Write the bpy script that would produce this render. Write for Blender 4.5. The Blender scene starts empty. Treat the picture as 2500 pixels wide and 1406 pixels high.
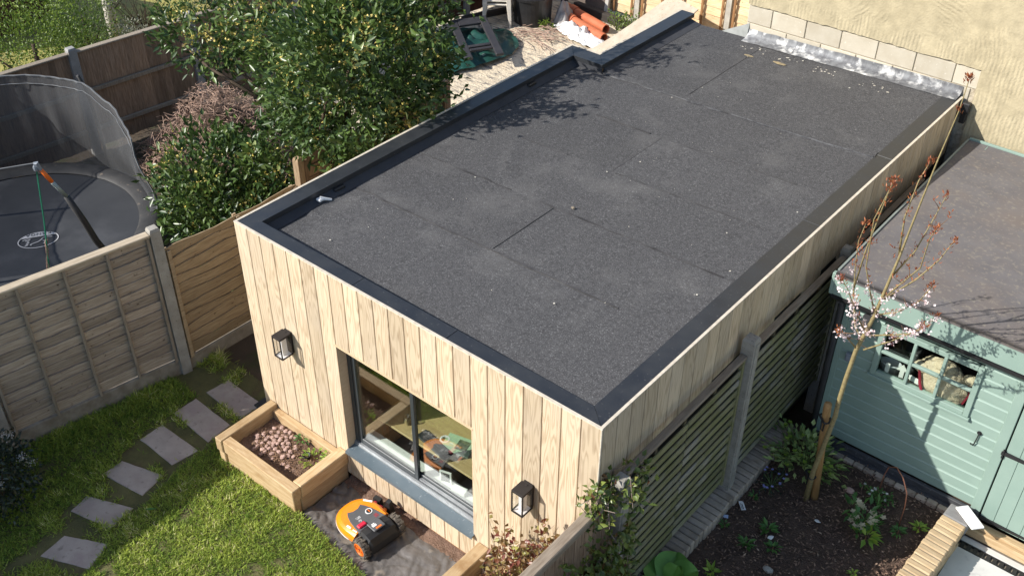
import bpy, bmesh, math, random
import numpy as np
from math import sin, cos, pi, radians, sqrt, atan2, exp
from mathutils import Vector, Matrix, noise as mnoise
random.seed(7); rng = np.random.default_rng(7)
SC = bpy.context.scene; C = SC.collection

# ------------------------------------------------------------------ camera
cam = bpy.data.cameras.new('camera'); camo = bpy.data.objects.new('camera', cam); C.objects.link(camo)
r_ = Vector((0.76706828, 0.64153251, 0.00650374)); u_ = Vector((-0.39008637, 0.45832277, 0.79860683)); f_ = Vector((-0.50935143, 0.61512298, -0.60181795))
camo.matrix_world = Matrix(((r_[0], u_[0], -f_[0], 7.06858), (r_[1], u_[1], -f_[1], -4.55029), (r_[2], u_[2], -f_[2], 7.90386), (0, 0, 0, 1)))
cam.sensor_width = 36; cam.lens = 37.048; cam.clip_end = 500; cam.clip_start = 0.05
SC.camera = camo

# ------------------------------------------------------------------ light
SUN = Vector((0.097, 0.136, -0.121)).normalized()
w = bpy.data.worlds.new('World'); SC.world = w; w.use_nodes = True
nt = w.node_tree; bg = nt.nodes['Background']
sky = nt.nodes.new('ShaderNodeTexSky'); sky.sky_type = 'NISHITA'; sky.sun_disc = False
sky.sun_elevation = math.asin(-SUN.z); sky.sun_rotation = atan2(-SUN.x, -SUN.y)
nt.links.new(sky.outputs[0], bg.inputs[0]); bg.inputs[1].default_value = 0.13
sl = bpy.data.lights.new('sun', 'SUN'); sl.energy = 5.0; sl.angle = radians(0.53); sl.color = (1.0, 0.955, 0.89)
so = bpy.data.objects.new('sun', sl); C.objects.link(so); so.rotation_euler = SUN.to_track_quat('-Z', 'Y').to_euler(); so.location = (0, 0, 20)
SC.view_settings.view_transform = 'Standard'; SC.view_settings.look = 'None'; SC.view_settings.exposure = 0.47; SC.view_settings.gamma = 1.0
SC.view_settings.use_curve_mapping = False

# ------------------------------------------------------------------ helpers: materials
MATS = {}
def L(nt, a, b): nt.links.new(a, b)
def mat(name, col, col2=None, scale=8.0, stretch=(1, 1, 1), rough=0.7, rough2=None, bump=0.0, bscale=None, bstretch=None, bdist=0.01, metal=0.0, spec=0.35, rand=0.0,
        col3=None, scale3=2.0, f3=(0.5, 0.62), lo=0.35, hi=0.65, trans=0.0, coat=0.0, detail=6.0, speck=None, emis=None, alpha=None, sheen=0.0):
    if name in MATS: return MATS[name]
    m = bpy.data.materials.new(name); m.use_nodes = True; nt = m.node_tree; N = nt.nodes
    p = N['Principled BSDF']; p.inputs['Roughness'].default_value = rough; p.inputs['Metallic'].default_value = metal
    p.inputs['Specular IOR Level'].default_value = spec
    if coat: p.inputs['Coat Weight'].default_value = coat; p.inputs['Coat Roughness'].default_value = 0.15
    if sheen: p.inputs['Sheen Weight'].default_value = sheen
    tc = N.new('ShaderNodeTexCoord'); oi = N.new('ShaderNodeObjectInfo')
    off = N.new('ShaderNodeVectorMath'); off.operation = 'SCALE'; off.inputs[0].default_value = (31.7, 17.3, 23.9); L(nt, oi.outputs['Random'], off.inputs['Scale'])
    add = N.new('ShaderNodeVectorMath'); L(nt, tc.outputs['Object'], add.inputs[0]); L(nt, off.outputs[0], add.inputs[1])
    def tex(sc, st, det=detail):
        mp = N.new('ShaderNodeMapping'); mp.inputs['Scale'].default_value = st; L(nt, add.outputs[0], mp.inputs['Vector'])
        n = N.new('ShaderNodeTexNoise'); n.inputs['Scale'].default_value = sc; n.inputs['Detail'].default_value = det; n.inputs['Roughness'].default_value = 0.62
        L(nt, mp.outputs[0], n.inputs['Vector']); return n
    def ramp(src, a, b):
        r = N.new('ShaderNodeMapRange'); r.inputs['From Min'].default_value = a; r.inputs['From Max'].default_value = b; L(nt, src, r.inputs['Value']); return r.outputs[0]
    def mix(f, a, b):
        x = N.new('ShaderNodeMix'); x.data_type = 'RGBA'
        L(nt, f, x.inputs[0])
        for v, s in ((a, x.inputs[6]), (b, x.inputs[7])):
            if isinstance(v, tuple): s.default_value = v + (1,)
            else: L(nt, v, s)
        return x.outputs[2]
    n1 = tex(scale, stretch)
    cur = mix(ramp(n1.outputs['Fac'], lo, hi), tuple(col), tuple(col2 or [c * 0.75 for c in col]))
    if col3:
        n3 = tex(scale3, (1, 1, 1)); cur = mix(ramp(n3.outputs['Fac'], *f3), cur, tuple(col3))
    if speck:
        sc_, lo_, hi_, c_ = speck; n4 = tex(sc_, (1, 1, 1), 2.0); cur = mix(ramp(n4.outputs['Fac'], lo_, hi_), cur, tuple(c_))
    if rand:
        hs = N.new('ShaderNodeHueSaturation'); L(nt, cur, hs.inputs['Color'])
        r = N.new('ShaderNodeMapRange'); r.inputs['To Min'].default_value = 1 - rand; r.inputs['To Max'].default_value = 1 + rand; L(nt, oi.outputs['Random'], r.inputs['Value'])
        L(nt, r.outputs[0], hs.inputs['Value']); cur = hs.outputs[0]
    L(nt, cur, p.inputs['Base Color'])
    if rough2 is not None:
        r = N.new('ShaderNodeMapRange'); r.inputs['From Min'].default_value = lo; r.inputs['From Max'].default_value = hi
        r.inputs['To Min'].default_value = rough; r.inputs['To Max'].default_value = rough2; L(nt, n1.outputs['Fac'], r.inputs['Value']); L(nt, r.outputs[0], p.inputs['Roughness'])
    if bump:
        nb = tex(bscale or scale * 4, bstretch or stretch, 4.0); b = N.new('ShaderNodeBump'); b.inputs['Strength'].default_value = bump; b.inputs['Distance'].default_value = bdist
        L(nt, nb.outputs['Fac'], b.inputs['Height']); L(nt, b.outputs[0], p.inputs['Normal'])
    if trans: p.inputs['Transmission Weight'].default_value = trans
    MATS[name] = m; return m

def leafmat(name, a, b, rough=0.45, spec=0.5, trans=0.25, c=None):
    """leaf / blade material: colour runs from a to b (and c) with the per-leaf attribute 'var'"""
    if name in MATS: return MATS[name]
    m = bpy.data.materials.new(name); m.use_nodes = True; nt = m.node_tree; N = nt.nodes
    p = N['Principled BSDF']; at = N.new('ShaderNodeAttribute'); at.attribute_name = 'var'
    cr = N.new('ShaderNodeValToRGB'); L(nt, at.outputs['Fac'], cr.inputs[0])
    cr.color_ramp.elements[0].color = tuple(a) + (1,); cr.color_ramp.elements[1].color = tuple(b) + (1,)
    if c: e = cr.color_ramp.elements.new(0.85); e.color = tuple(b) + (1,); cr.color_ramp.elements[-1].color = tuple(c) + (1,)
    L(nt, cr.outputs[0], p.inputs['Base Color']); p.inputs['Roughness'].default_value = rough; p.inputs['Specular IOR Level'].default_value = spec
    if trans:
        t = N.new('ShaderNodeBsdfTranslucent'); L(nt, cr.outputs[0], t.inputs[0]); x = N.new('ShaderNodeMixShader'); x.inputs[0].default_value = trans
        L(nt, p.outputs[0], x.inputs[1]); L(nt, t.outputs[0], x.inputs[2]); L(nt, x.outputs[0], N['Material Output'].inputs[0])
    MATS[name] = m; return m

def oakmat(name, c1, c2, c3, groove=False):
    if name in MATS: return MATS[name]
    m = bpy.data.materials.new(name); m.use_nodes = True; nt = m.node_tree; N = nt.nodes; p = N['Principled BSDF']
    tc = N.new('ShaderNodeTexCoord'); oi = N.new('ShaderNodeObjectInfo')
    off = N.new('ShaderNodeVectorMath'); off.operation = 'SCALE'; off.inputs[0].default_value = (0.0, 3.1, 47.0); L(nt, oi.outputs['Random'], off.inputs['Scale'])
    add = N.new('ShaderNodeVectorMath'); L(nt, tc.outputs['Object'], add.inputs[0]); L(nt, off.outputs[0], add.inputs[1])
    mp = N.new('ShaderNodeMapping'); mp.inputs['Scale'].default_value = (1, 1, 0.10); L(nt, add.outputs[0], mp.inputs['Vector'])
    n0 = N.new('ShaderNodeTexNoise'); n0.inputs['Scale'].default_value = 8.0; n0.inputs['Detail'].default_value = 2.0; L(nt, mp.outputs[0], n0.inputs['Vector'])
    mu = N.new('ShaderNodeMath'); mu.operation = 'MULTIPLY'; mu.inputs[1].default_value = 85.0; L(nt, n0.outputs['Fac'], mu.inputs[0])
    si = N.new('ShaderNodeMath'); si.operation = 'SINE'; L(nt, mu.outputs[0], si.inputs[0])
    mr = N.new('ShaderNodeMapRange'); mr.inputs['From Min'].default_value = -0.3; mr.inputs['From Max'].default_value = 1.0; L(nt, si.outputs[0], mr.inputs['Value'])
    mp2 = N.new('ShaderNodeMapping'); mp2.inputs['Scale'].default_value = (60, 60, 2.2); L(nt, add.outputs[0], mp2.inputs['Vector'])
    n2 = N.new('ShaderNodeTexNoise'); n2.inputs['Scale'].default_value = 2.0; n2.inputs['Detail'].default_value = 3.0; L(nt, mp2.outputs[0], n2.inputs['Vector'])
    pw = N.new('ShaderNodeMath'); pw.operation = 'MULTIPLY'; L(nt, mr.outputs[0], pw.inputs[0]); L(nt, n2.outputs['Fac'], pw.inputs[1])
    mx = N.new('ShaderNodeMix'); mx.data_type = 'RGBA'; L(nt, pw.outputs[0], mx.inputs[0]); mx.inputs[6].default_value = c1 + (1,); mx.inputs[7].default_value = c2 + (1,)
    n3 = N.new('ShaderNodeTexNoise'); n3.inputs['Scale'].default_value = 1.6; L(nt, add.outputs[0], n3.inputs['Vector'])
    m3 = N.new('ShaderNodeMapRange'); m3.inputs['From Min'].default_value = 0.42; m3.inputs['From Max'].default_value = 0.7; L(nt, n3.outputs['Fac'], m3.inputs['Value'])
    mx2 = N.new('ShaderNodeMix'); mx2.data_type = 'RGBA'; L(nt, m3.outputs[0], mx2.inputs[0]); L(nt, mx.outputs[2], mx2.inputs[6]); mx2.inputs[7].default_value = c3 + (1,)
    mm = N.new('ShaderNodeMath'); mm.operation = 'MULTIPLY'; mm.inputs[1].default_value = 0.45; L(nt, m3.outputs[0], mm.inputs[0]); L(nt, mm.outputs[0], mx2.inputs[0])
    hs = N.new('ShaderNodeHueSaturation'); L(nt, mx2.outputs[2], hs.inputs['Color'])
    mr2 = N.new('ShaderNodeMapRange'); mr2.inputs['To Min'].default_value = 0.82; mr2.inputs['To Max'].default_value = 1.15; L(nt, oi.outputs['Random'], mr2.inputs['Value']); L(nt, mr2.outputs[0], hs.inputs['Value'])
    L(nt, hs.outputs[0], p.inputs['Base Color']); p.inputs['Roughness'].default_value = 0.62; p.inputs['Specular IOR Level'].default_value = 0.3
    b = N.new('ShaderNodeBump'); b.inputs['Strength'].default_value = 0.25; b.inputs['Distance'].default_value = 0.002; L(nt, pw.outputs[0], b.inputs['Height']); L(nt, b.outputs[0], p.inputs['Normal'])
    MATS[name] = m; return m

def glassmat(name, tint=(0.92, 0.96, 0.93), ior=1.5, mul=1.0):
    if name in MATS: return MATS[name]
    m = bpy.data.materials.new(name); m.use_nodes = True; nt = m.node_tree; N = nt.nodes
    N.remove(N['Principled BSDF']); g = N.new('ShaderNodeBsdfGlossy'); g.inputs['Roughness'].default_value = 0.0; g.inputs['Color'].default_value = (1, 1, 1, 1)
    t = N.new('ShaderNodeBsdfTransparent'); t.inputs[0].default_value = tint + (1,); fr = N.new('ShaderNodeFresnel'); ge = N.new('ShaderNodeNewGeometry'); io = N.new('ShaderNodeMapRange'); io.inputs['To Min'].default_value = ior; io.inputs['To Max'].default_value = 1 / ior; L(nt, ge.outputs['Backfacing'], io.inputs['Value']); L(nt, io.outputs[0], fr.inputs[0])
    x = N.new('ShaderNodeMixShader'); mu = N.new('ShaderNodeMath'); mu.operation = 'MULTIPLY'; mu.use_clamp = True; mu.inputs[1].default_value = mul; L(nt, fr.outputs[0], mu.inputs[0]); L(nt, mu.outputs[0], x.inputs[0])
    L(nt, t.outputs[0], x.inputs[1]); L(nt, g.outputs[0], x.inputs[2]); L(nt, x.outputs[0], N['Material Output'].inputs[0])
    MATS[name] = m; return m

def netmat(name, col, dens):
    if name in MATS: return MATS[name]
    m = bpy.data.materials.new(name); m.use_nodes = True; nt = m.node_tree; N = nt.nodes
    p = N['Principled BSDF']; p.inputs['Base Color'].default_value = tuple(col) + (1,); p.inputs['Roughness'].default_value = 0.9; p.inputs['Specular IOR Level'].default_value = 0.1
    t = N.new('ShaderNodeBsdfTransparent'); x = N.new('ShaderNodeMixShader'); x.inputs[0].default_value = dens
    L(nt, t.outputs[0], x.inputs[1]); L(nt, p.outputs[0], x.inputs[2]); L(nt, x.outputs[0], N['Material Output'].inputs[0])
    MATS[name] = m; return m

def combmat(name):
    """scratch-coat render: upright comb marks low down, sweeping comb arcs above, bare trowelled patches between"""
    m = bpy.data.materials.new(name); m.use_nodes = True; nt = m.node_tree; N = nt.nodes; p = N['Principled BSDF']; p.inputs['Roughness'].default_value = 0.9; p.inputs['Specular IOR Level'].default_value = 0.15
    tc = N.new('ShaderNodeTexCoord'); sx = N.new('ShaderNodeSeparateXYZ'); L(nt, tc.outputs['Object'], sx.inputs[0])
    def M(op, a, b=None, c=None):
        x = N.new('ShaderNodeMath'); x.operation = op
        for k, v in enumerate((a, b, c)):
            if v is None: continue
            if isinstance(v, (int, float)): x.inputs[k].default_value = v
            else: L(nt, v, x.inputs[k])
        return x.outputs[0]
    def noise(sc, det=3):
        n = N.new('ShaderNodeTexNoise'); n.inputs['Scale'].default_value = sc; n.inputs['Detail'].default_value = det; L(nt, tc.outputs['Object'], n.inputs['Vector']); return n.outputs['Fac']
    def smooth(v, a, b):
        r = N.new('ShaderNodeMapRange'); r.interpolation_type = 'SMOOTHSTEP'; r.inputs['From Min'].default_value = a; r.inputs['From Max'].default_value = b; L(nt, v, r.inputs['Value']); return r.outputs[0]
    def rings(cx, cz, per):
        dx = M('SUBTRACT', sx.outputs[0], cx); dz = M('SUBTRACT', sx.outputs[2], cz); r = M('SQRT', M('ADD', M('MULTIPLY', dx, dx), M('MULTIPLY', dz, dz)))
        r = M('ADD', r, M('MULTIPLY', noise(3.5, 2), 0.10)); return M('SINE', M('MULTIPLY', r, 2 * pi / per))
    vert = M('SINE', M('MULTIPLY', M('ADD', sx.outputs[0], M('MULTIPLY', noise(4.0, 2), 0.05)), 2 * pi / 0.046))
    low = smooth(M('ADD', sx.outputs[2], M('MULTIPLY', noise(2.0), -0.35)), 3.02, 2.92)
    pick = smooth(noise(0.9, 1), 0.47, 0.53)
    a = M('ADD', M('MULTIPLY', rings(3.55, 3.05, 0.050), pick), M('MULTIPLY', rings(1.2, 4.6, 0.055), M('SUBTRACT', 1.0, pick)))
    up = M('MULTIPLY', a, smooth(noise(1.7), 0.46, 0.60))
    comb = M('ADD', M('MULTIPLY', vert, M('MULTIPLY', low, smooth(noise(2.6), 0.36, 0.52))), M('MULTIPLY', up, M('SUBTRACT', 1.0, low)))
    comb = M('MULTIPLY', comb, smooth(noise(22, 2), 0.30, 0.62))
    h = M('ADD', M('MULTIPLY', comb, 0.5), M('MULTIPLY', noise(40, 6), 0.9))
    b = N.new('ShaderNodeBump'); b.inputs['Strength'].default_value = 0.42; b.inputs['Distance'].default_value = 0.012; L(nt, h, b.inputs['Height']); L(nt, b.outputs[0], p.inputs['Normal'])
    mx = N.new('ShaderNodeMix'); mx.data_type = 'RGBA'; L(nt, noise(1.3), mx.inputs[0]); mx.inputs[6].default_value = (0.385, 0.325, 0.205, 1); mx.inputs[7].default_value = (0.49, 0.425, 0.29, 1)
    k5 = N.new('ShaderNodeMapRange'); k5.inputs['From Min'].default_value = 0.3; k5.inputs['From Max'].default_value = 0.75; k5.inputs['To Min'].default_value = 0.82; k5.inputs['To Max'].default_value = 1.12; L(nt, noise(9, 8), k5.inputs['Value'])
    hs = N.new('ShaderNodeHueSaturation'); L(nt, mx.outputs[2], hs.inputs['Color']); L(nt, k5.outputs[0], hs.inputs['Value']); L(nt, hs.outputs[0], p.inputs['Base Color'])
    MATS[name] = m; return m

# ------------------------------------------------------------------ helpers: geometry
class G:
    def __init__(s): s.V = []; s.F = []; s.M = []; s.mi = 0
    def add(s, V, F):
        o = len(s.V); s.V += [tuple(v) for v in V]; s.F += [tuple(i + o for i in f) for f in F]; s.M += [s.mi] * len(F); return s
    def box(s, x0, x1, y0, y1, z0, z1):
        return s.add([(x0, y0, z0), (x1, y0, z0), (x1, y1, z0), (x0, y1, z0), (x0, y0, z1), (x1, y0, z1), (x1, y1, z1), (x0, y1, z1)],
                     [(3, 2, 1, 0), (4, 5, 6, 7), (0, 1, 5, 4), (1, 2, 6, 5), (2, 3, 7, 6), (3, 0, 4, 7)])
    def cbox(s, x0, x1, y0, y1, z0, z1, c=0.006):
        c = min(c, (x1 - x0) * .45, (y1 - y0) * .45, (z1 - z0) * .45)
        b = [(x0, x1), (y0, y1), (z0, z1)]; V = []; idx = {}
        for k in range(8):
            sg = (k & 1, k >> 1 & 1, k >> 2 & 1)
            for ax in range(3):
                p = [b[i][sg[i]] - (0 if i == ax else (c if sg[i] else -c)) for i in range(3)]
                idx[k, ax] = len(V); V.append(p)
        F = []
        for ax in range(3):
            o = [i for i in range(3) if i != ax]
            for sd in (0, 1):
                ks = [(sd << ax) | (a << o[0]) | (bb << o[1]) for a, bb in ((0, 0), (1, 0), (1, 1), (0, 1))]
                F.append([idx[k, ax] for k in ks])
        for ax in range(3):
            o = [i for i in range(3) if i != ax]
            for a in (0, 1):
                for bb in (0, 1):
                    k0 = (a << o[0]) | (bb << o[1]); k1 = k0 | (1 << ax)
                    F.append([idx[k0, o[0]], idx[k1, o[0]], idx[k1, o[1]], idx[k0, o[1]]])
        for k in range(8): F.append([idx[k, 0], idx[k, 1], idx[k, 2]])
        return s.add(V, F)
    def prism(s, poly, z0, z1):
        n = len(poly); return s.add([(x, y, z0) for x, y in poly] + [(x, y, z1) for x, y in poly],
            [tuple(range(n))[::-1], tuple(range(n, 2 * n))] + [(i, (i + 1) % n, n + (i + 1) % n, n + i) for i in range(n)])
    def loft(s, rings, cap0=True, cap1=True):
        n = len(rings[0]); V = [p for r in rings for p in r]; F = []
        for k in range(len(rings) - 1):
            for i in range(n): F.append((k * n + i, k * n + (i + 1) % n, (k + 1) * n + (i + 1) % n, (k + 1) * n + i))
        if cap0: F.append(tuple(range(n))[::-1])
        if cap1: F.append(tuple(range((len(rings) - 1) * n, len(rings) * n)))
        return s.add(V, F)
    def tube(s, pts, r, n=6):
        pts = [Vector(p) for p in pts]
        if not hasattr(r, '__len__'): r = [r] * len(pts)
        rings = []; ref = Vector((0.31, 0.17, 0.93))
        for i, p in enumerate(pts):
            d = (pts[min(i + 1, len(pts) - 1)] - pts[max(i - 1, 0)]).normalized()
            if abs(d.dot(ref)) > 0.95: ref = Vector((0.9, 0.3, 0.1))
            a = d.cross(ref).normalized(); b = d.cross(a).normalized(); ref = b.cross(d) if False else ref
            rings.append([tuple(p + (a * cos(2 * pi * k / n) + b * sin(2 * pi * k / n)) * r[i]) for k in range(n)])
        return s.loft(rings)
    def lathe(s, prof, n=20, cap=True, c=(0, 0, 0)):
        rings = [[(c[0] + r * cos(2 * pi * k / n), c[1] + r * sin(2 * pi * k / n), c[2] + z) for k in range(n)] for r, z in prof]
        return s.loft(rings, cap, cap)
    def ball(s, c, r, n=8, m=6, jit=0.0):
        rings = []
        for j in range(1, m):
            t = pi * j / m; rings.append([(c[0] + r[0] * sin(t) * cos(2 * pi * k / n) * (1 + random.uniform(-jit, jit)), c[1] + r[1] * sin(t) * sin(2 * pi * k / n) * (1 + random.uniform(-jit, jit)), c[2] - r[2] * cos(t)) for k in range(n)])
        return s.loft(rings)
    def grid(s, nu, nv, fn):
        V = [fn(i / nu, j / nv) for j in range(nv + 1) for i in range(nu + 1)]
        return s.add(V, [(j * (nu + 1) + i, j * (nu + 1) + i + 1, (j + 1) * (nu + 1) + i + 1, (j + 1) * (nu + 1) + i) for j in range(nv) for i in range(nu)])
    def mesh(s, name='m', smooth=False, recalc=True, mats=None):
        me = bpy.data.meshes.new(name); me.from_pydata(s.V, [], s.F)
        if recalc:
            bm = bmesh.new(); bm.from_mesh(me); bmesh.ops.recalc_face_normals(bm, faces=bm.faces); bm.to_mesh(me); bm.free()
        if smooth: me.shade_smooth()
        if mats:
            for m in mats: me.materials.append(m)
            me.polygons.foreach_set('material_index', s.M)
        return me
def tag(o, label=None, cat=None, group=None, kind=None):
    if label: o['label'] = label
    if cat: o['category'] = cat
    if group: o['group'] = group
    if kind: o['kind'] = kind
    return o
def ob(name, g, m=None, parent=None, loc=(0, 0, 0), rot=(0, 0, 0), smooth=False, recalc=True, **k):
    me = g if isinstance(g, bpy.types.Mesh) else g.mesh(name, smooth, recalc)
    if m is not None and len(me.materials) == 0: me.materials.append(m)
    o = bpy.data.objects.new(name, me); C.objects.link(o); o.location = loc; o.rotation_euler = rot
    if parent is not None: o.parent = parent
    return tag(o, **k)
def thing(name, label, cat, loc=(0, 0, 0), rz=0.0, group=None):
    o = bpy.data.objects.new(name, None); C.objects.link(o); o.location = loc; o.rotation_euler = (0, 0, rz); o.empty_display_size = 0.2
    return tag(o, label, cat, group)
def copy_tree(o, parent=None):
    c = o.copy(); C.objects.link(c)
    if parent is not None: c.parent = parent
    for ch in list(o.children): copy_tree(ch, c)
    return c
def nz(x, y=0.0, z=0.0): return mnoise.noise(Vector((x, y, z)))

def leaves(name, P, D, N, Ln, Wd, m, parent=None, fold=0.3, var=None, **k):
    """many leaves as one mesh: each leaf is two triangles folded along its midrib"""
    P = np.asarray(P, float); n = len(P); D = D / (np.linalg.norm(D, axis=1, keepdims=True) + 1e-9)
    S = np.cross(D, N); S /= (np.linalg.norm(S, axis=1, keepdims=True) + 1e-9); U = np.cross(S, D)
    Ln = np.broadcast_to(Ln, n)[:, None]; Wd = np.broadcast_to(Wd, n)[:, None]
    V = np.empty((n, 4, 3)); V[:, 0] = P; V[:, 1] = P + D * Ln * .45 + S * Wd * .5 + U * Wd * fold; V[:, 2] = P + D * Ln; V[:, 3] = P + D * Ln * .45 - S * Wd * .5 + U * Wd * fold
    F = np.empty((n, 2, 3), int); b = np.arange(n) * 4; F[:, 0] = np.stack([b, b + 1, b + 2], 1); F[:, 1] = np.stack([b, b + 2, b + 3], 1)
    me = bpy.data.meshes.new(name); me.vertices.add(n * 4); me.vertices.foreach_set('co', V.ravel())
    me.loops.add(n * 6); me.loops.foreach_set('vertex_index', F.ravel()); me.polygons.add(n * 2); me.polygons.foreach_set('loop_start', np.arange(n * 2) * 3)
    me.update(calc_edges=True); me.validate()
    if var is None: var = rng.random(n)
    a = me.attributes.new('var', 'FLOAT', 'FACE'); a.data.foreach_set('value', np.repeat(np.clip(var, 0, 1), 2).astype(np.float32))
    return ob(name, me, m, parent, **k)
def unit(n):
    v = rng.normal(size=(n, 3)); return v / np.linalg.norm(v, axis=1, keepdims=True)
def clump_crown(centre, rad, nclump, per, spread, shell=0.55, keep=None):
    """leaf base points and outward directions gathered in clumps through an ellipsoid"""
    u = unit(nclump * 3); rr = (shell + (1 - shell) * rng.random(len(u)) ** 0.6)[:, None]
    cc = np.array(centre) + u * rr * np.array(rad)
    if keep is not None: cc = cc[[bool(keep(c)) for c in cc]]
    cc = cc[:nclump]; n = len(cc)
    out = (cc - np.array(centre)) / np.array(rad)
    P = np.repeat(cc, per, 0) + rng.normal(size=(n * per, 3)) * spread
    O = np.repeat(out, per, 0); return P, O, np.repeat(rng.random(n), per)

# ------------------------------------------------------------------ materials
OAK = oakmat('limed_oak_board', (0.585, 0.47, 0.325), (0.29, 0.20, 0.115), (0.54, 0.455, 0.35))
OAKG = mat('board_groove', (0.36, 0.20, 0.09), (0.28, 0.15, 0.07), rough=0.8)
TRIM = mat('cream_trim_lit_edge', (0.64, 0.57, 0.46), (0.50, 0.44, 0.35), scale=20, rough=0.5)  # also gives the board tops their painted sunlit paleness
COP = mat('dark_coping', (0.022, 0.024, 0.028), (0.032, 0.034, 0.037), scale=5, rough=0.30, rough2=0.46, spec=0.5, speck=(45, 0.66, 0.74, (0.09, 0.09, 0.09)), bump=0.05, bscale=9)
FELT = mat('mineral_felt', (0.050, 0.049, 0.050), (0.082, 0.081, 0.082), scale=30, lo=0.36, hi=0.68, rough=0.9, spec=0.18, speck=(95, 0.54, 0.76, (0.205, 0.203, 0.203)), col3=(0.115, 0.112, 0.109), scale3=1.5, f3=(0.53, 0.80), bump=0.5, bscale=160, bdist=0.004, rand=0.06)
FELT2 = mat('felt_upstand', (0.038, 0.040, 0.046), (0.050, 0.051, 0.057), scale=6, rough=0.85, bump=0.4, bscale=200, bdist=0.003)
BIT = mat('bitumen_bleed', (0.030, 0.028, 0.028), (0.078, 0.076, 0.076), scale=4, rough=0.7)
LEAD = mat('lead_flashing', (0.20, 0.205, 0.21), (0.10, 0.10, 0.105), scale=5, rough=0.6, metal=0.05, col3=(0.72, 0.71, 0.68), scale3=5.5, f3=(0.50, 0.68), stretch=(3, 3, 0.6), rand=0.3)
ANTH = mat('anthracite_aluminium', (0.030, 0.038, 0.043), (0.036, 0.044, 0.050), rough=0.35, spec=0.5)
SILL = mat('blue_grey_sill', (0.085, 0.115, 0.135), (0.105, 0.135, 0.155), scale=6, rough=0.38, spec=0.5, speck=(30, 0.64, 0.75, (0.22, 0.25, 0.27)))
ALU = mat('aluminium_track', (0.42, 0.44, 0.45), (0.30, 0.31, 0.32), rough=0.4, metal=0.6)
WHITE = mat('white_paint', (0.80, 0.79, 0.77), (0.76, 0.75, 0.73), rough=0.5)
BLACK = mat('black_plastic', (0.016, 0.016, 0.017), (0.024, 0.024, 0.025), rough=0.45, spec=0.4)
LBLK = mat('dark_bronze_metal', (0.026, 0.022, 0.021), (0.032, 0.028, 0.026), rough=0.6, spec=0.18)
PLY = mat('birch_ply', (0.55, 0.40, 0.20), (0.47, 0.33, 0.16), scale=5, stretch=(1, 8, 1), rough=0.5)
INT = mat('room_plaster', (0.62, 0.60, 0.55), (0.58, 0.56, 0.51), rough=0.9)
IFLOOR = mat('room_floor', (0.20, 0.15, 0.10), (0.15, 0.11, 0.07), stretch=(1, 9, 1), rough=0.5)
GLASS = glassmat('window_glass', mul=1.6)
SLEEP = mat('new_sleeper', (0.54, 0.40, 0.235), (0.41, 0.275, 0.14), scale=5, stretch=(1, 9, 9), rough=0.75, bump=0.3, bscale=9, rand=0.2, col3=(0.33, 0.20, 0.09), scale3=3.5, f3=(0.56, 0.72), bdist=0.005)
SLEEPV = mat('new_sleeper_cross', (0.54, 0.40, 0.235), (0.41, 0.275, 0.14), scale=5, stretch=(9, 1, 9), rough=0.75, bump=0.3, bscale=9, rand=0.2, col3=(0.33, 0.20, 0.09), scale3=3.5, f3=(0.56, 0.72), bdist=0.005)
SOIL = mat('planter_soil', (0.22, 0.14, 0.10), (0.13, 0.08, 0.055), scale=16, rough=0.95, bump=0.9, bscale=60, bdist=0.02, speck=(60, 0.6, 0.7, (0.30, 0.21, 0.15)))
EARTH = mat('dark_earth', (0.11, 0.072, 0.053), (0.068, 0.044, 0.033), scale=12, rough=0.95, bump=1.0, bscale=45, bdist=0.025, speck=(70, 0.63, 0.72, (0.17, 0.12, 0.085)))
GROUND = mat('bare_ground', (0.085, 0.062, 0.042), (0.055, 0.042, 0.028), scale=3, rough=0.95, bump=0.6, bscale=30, bdist=0.02, col3=(0.045, 0.06, 0.02), scale3=1.3)
LAWNM = mat('lawn_thatch', (0.085, 0.085, 0.035), (0.15, 0.14, 0.055), scale=4, rough=0.95, bump=0.8, bscale=50, bdist=0.02, col3=(0.10, 0.070, 0.045), scale3=2.4, f3=(0.55, 0.68))
STONE = mat('concrete_slab', (0.47, 0.405, 0.345), (0.37, 0.31, 0.26), scale=4, rough=0.85, bump=0.25, bscale=70, rand=0.12, speck=(18, 0.60, 0.78, (0.26, 0.225, 0.19)), bdist=0.004, col3=(0.37, 0.30, 0.265), scale3=3)
SLATE = mat('dark_slate_slab', (0.055, 0.058, 0.062), (0.035, 0.037, 0.040), scale=9, rough=0.6, bump=0.3, bscale=30)
CONC = mat('weathered_concrete', (0.36, 0.34, 0.30), (0.26, 0.24, 0.205), scale=7, rough=0.9, bump=0.3, bscale=60, rand=0.06, bdist=0.004, speck=(50, 0.62, 0.7, (0.15, 0.14, 0.12)))
CONCB = mat('concrete_gravel_board', (0.30, 0.27, 0.22), (0.20, 0.17, 0.13), scale=9, rough=0.95, bump=0.5, bscale=40, bdist=0.006)
WGREY = mat('weathered_grey_slat', (0.43, 0.365, 0.295), (0.26, 0.205, 0.155), scale=5, stretch=(1.0, 6, 14), rough=0.85, bump=0.4, bscale=8, rand=0.22, bdist=0.004, speck=(16, 0.66, 0.76, (0.085, 0.055, 0.035)))
WBRN = mat('golden_brown_slat', (0.44, 0.335, 0.21), (0.27, 0.19, 0.11), scale=5, stretch=(1.0, 6, 14), rough=0.8, bump=0.4, bscale=8, rand=0.18, bdist=0.004, speck=(14, 0.66, 0.76, (0.10, 0.055, 0.025)))
WBAT = mat('grey_batten', (0.30, 0.255, 0.20), (0.21, 0.17, 0.125), scale=7, stretch=(8, 8, 1), rough=0.85, rand=0.1)
WCAP = mat('pale_cap_rail', (0.50, 0.42, 0.31), (0.36, 0.29, 0.20), scale=6, stretch=(1, 8, 8), rough=0.85, rand=0.1)
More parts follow.
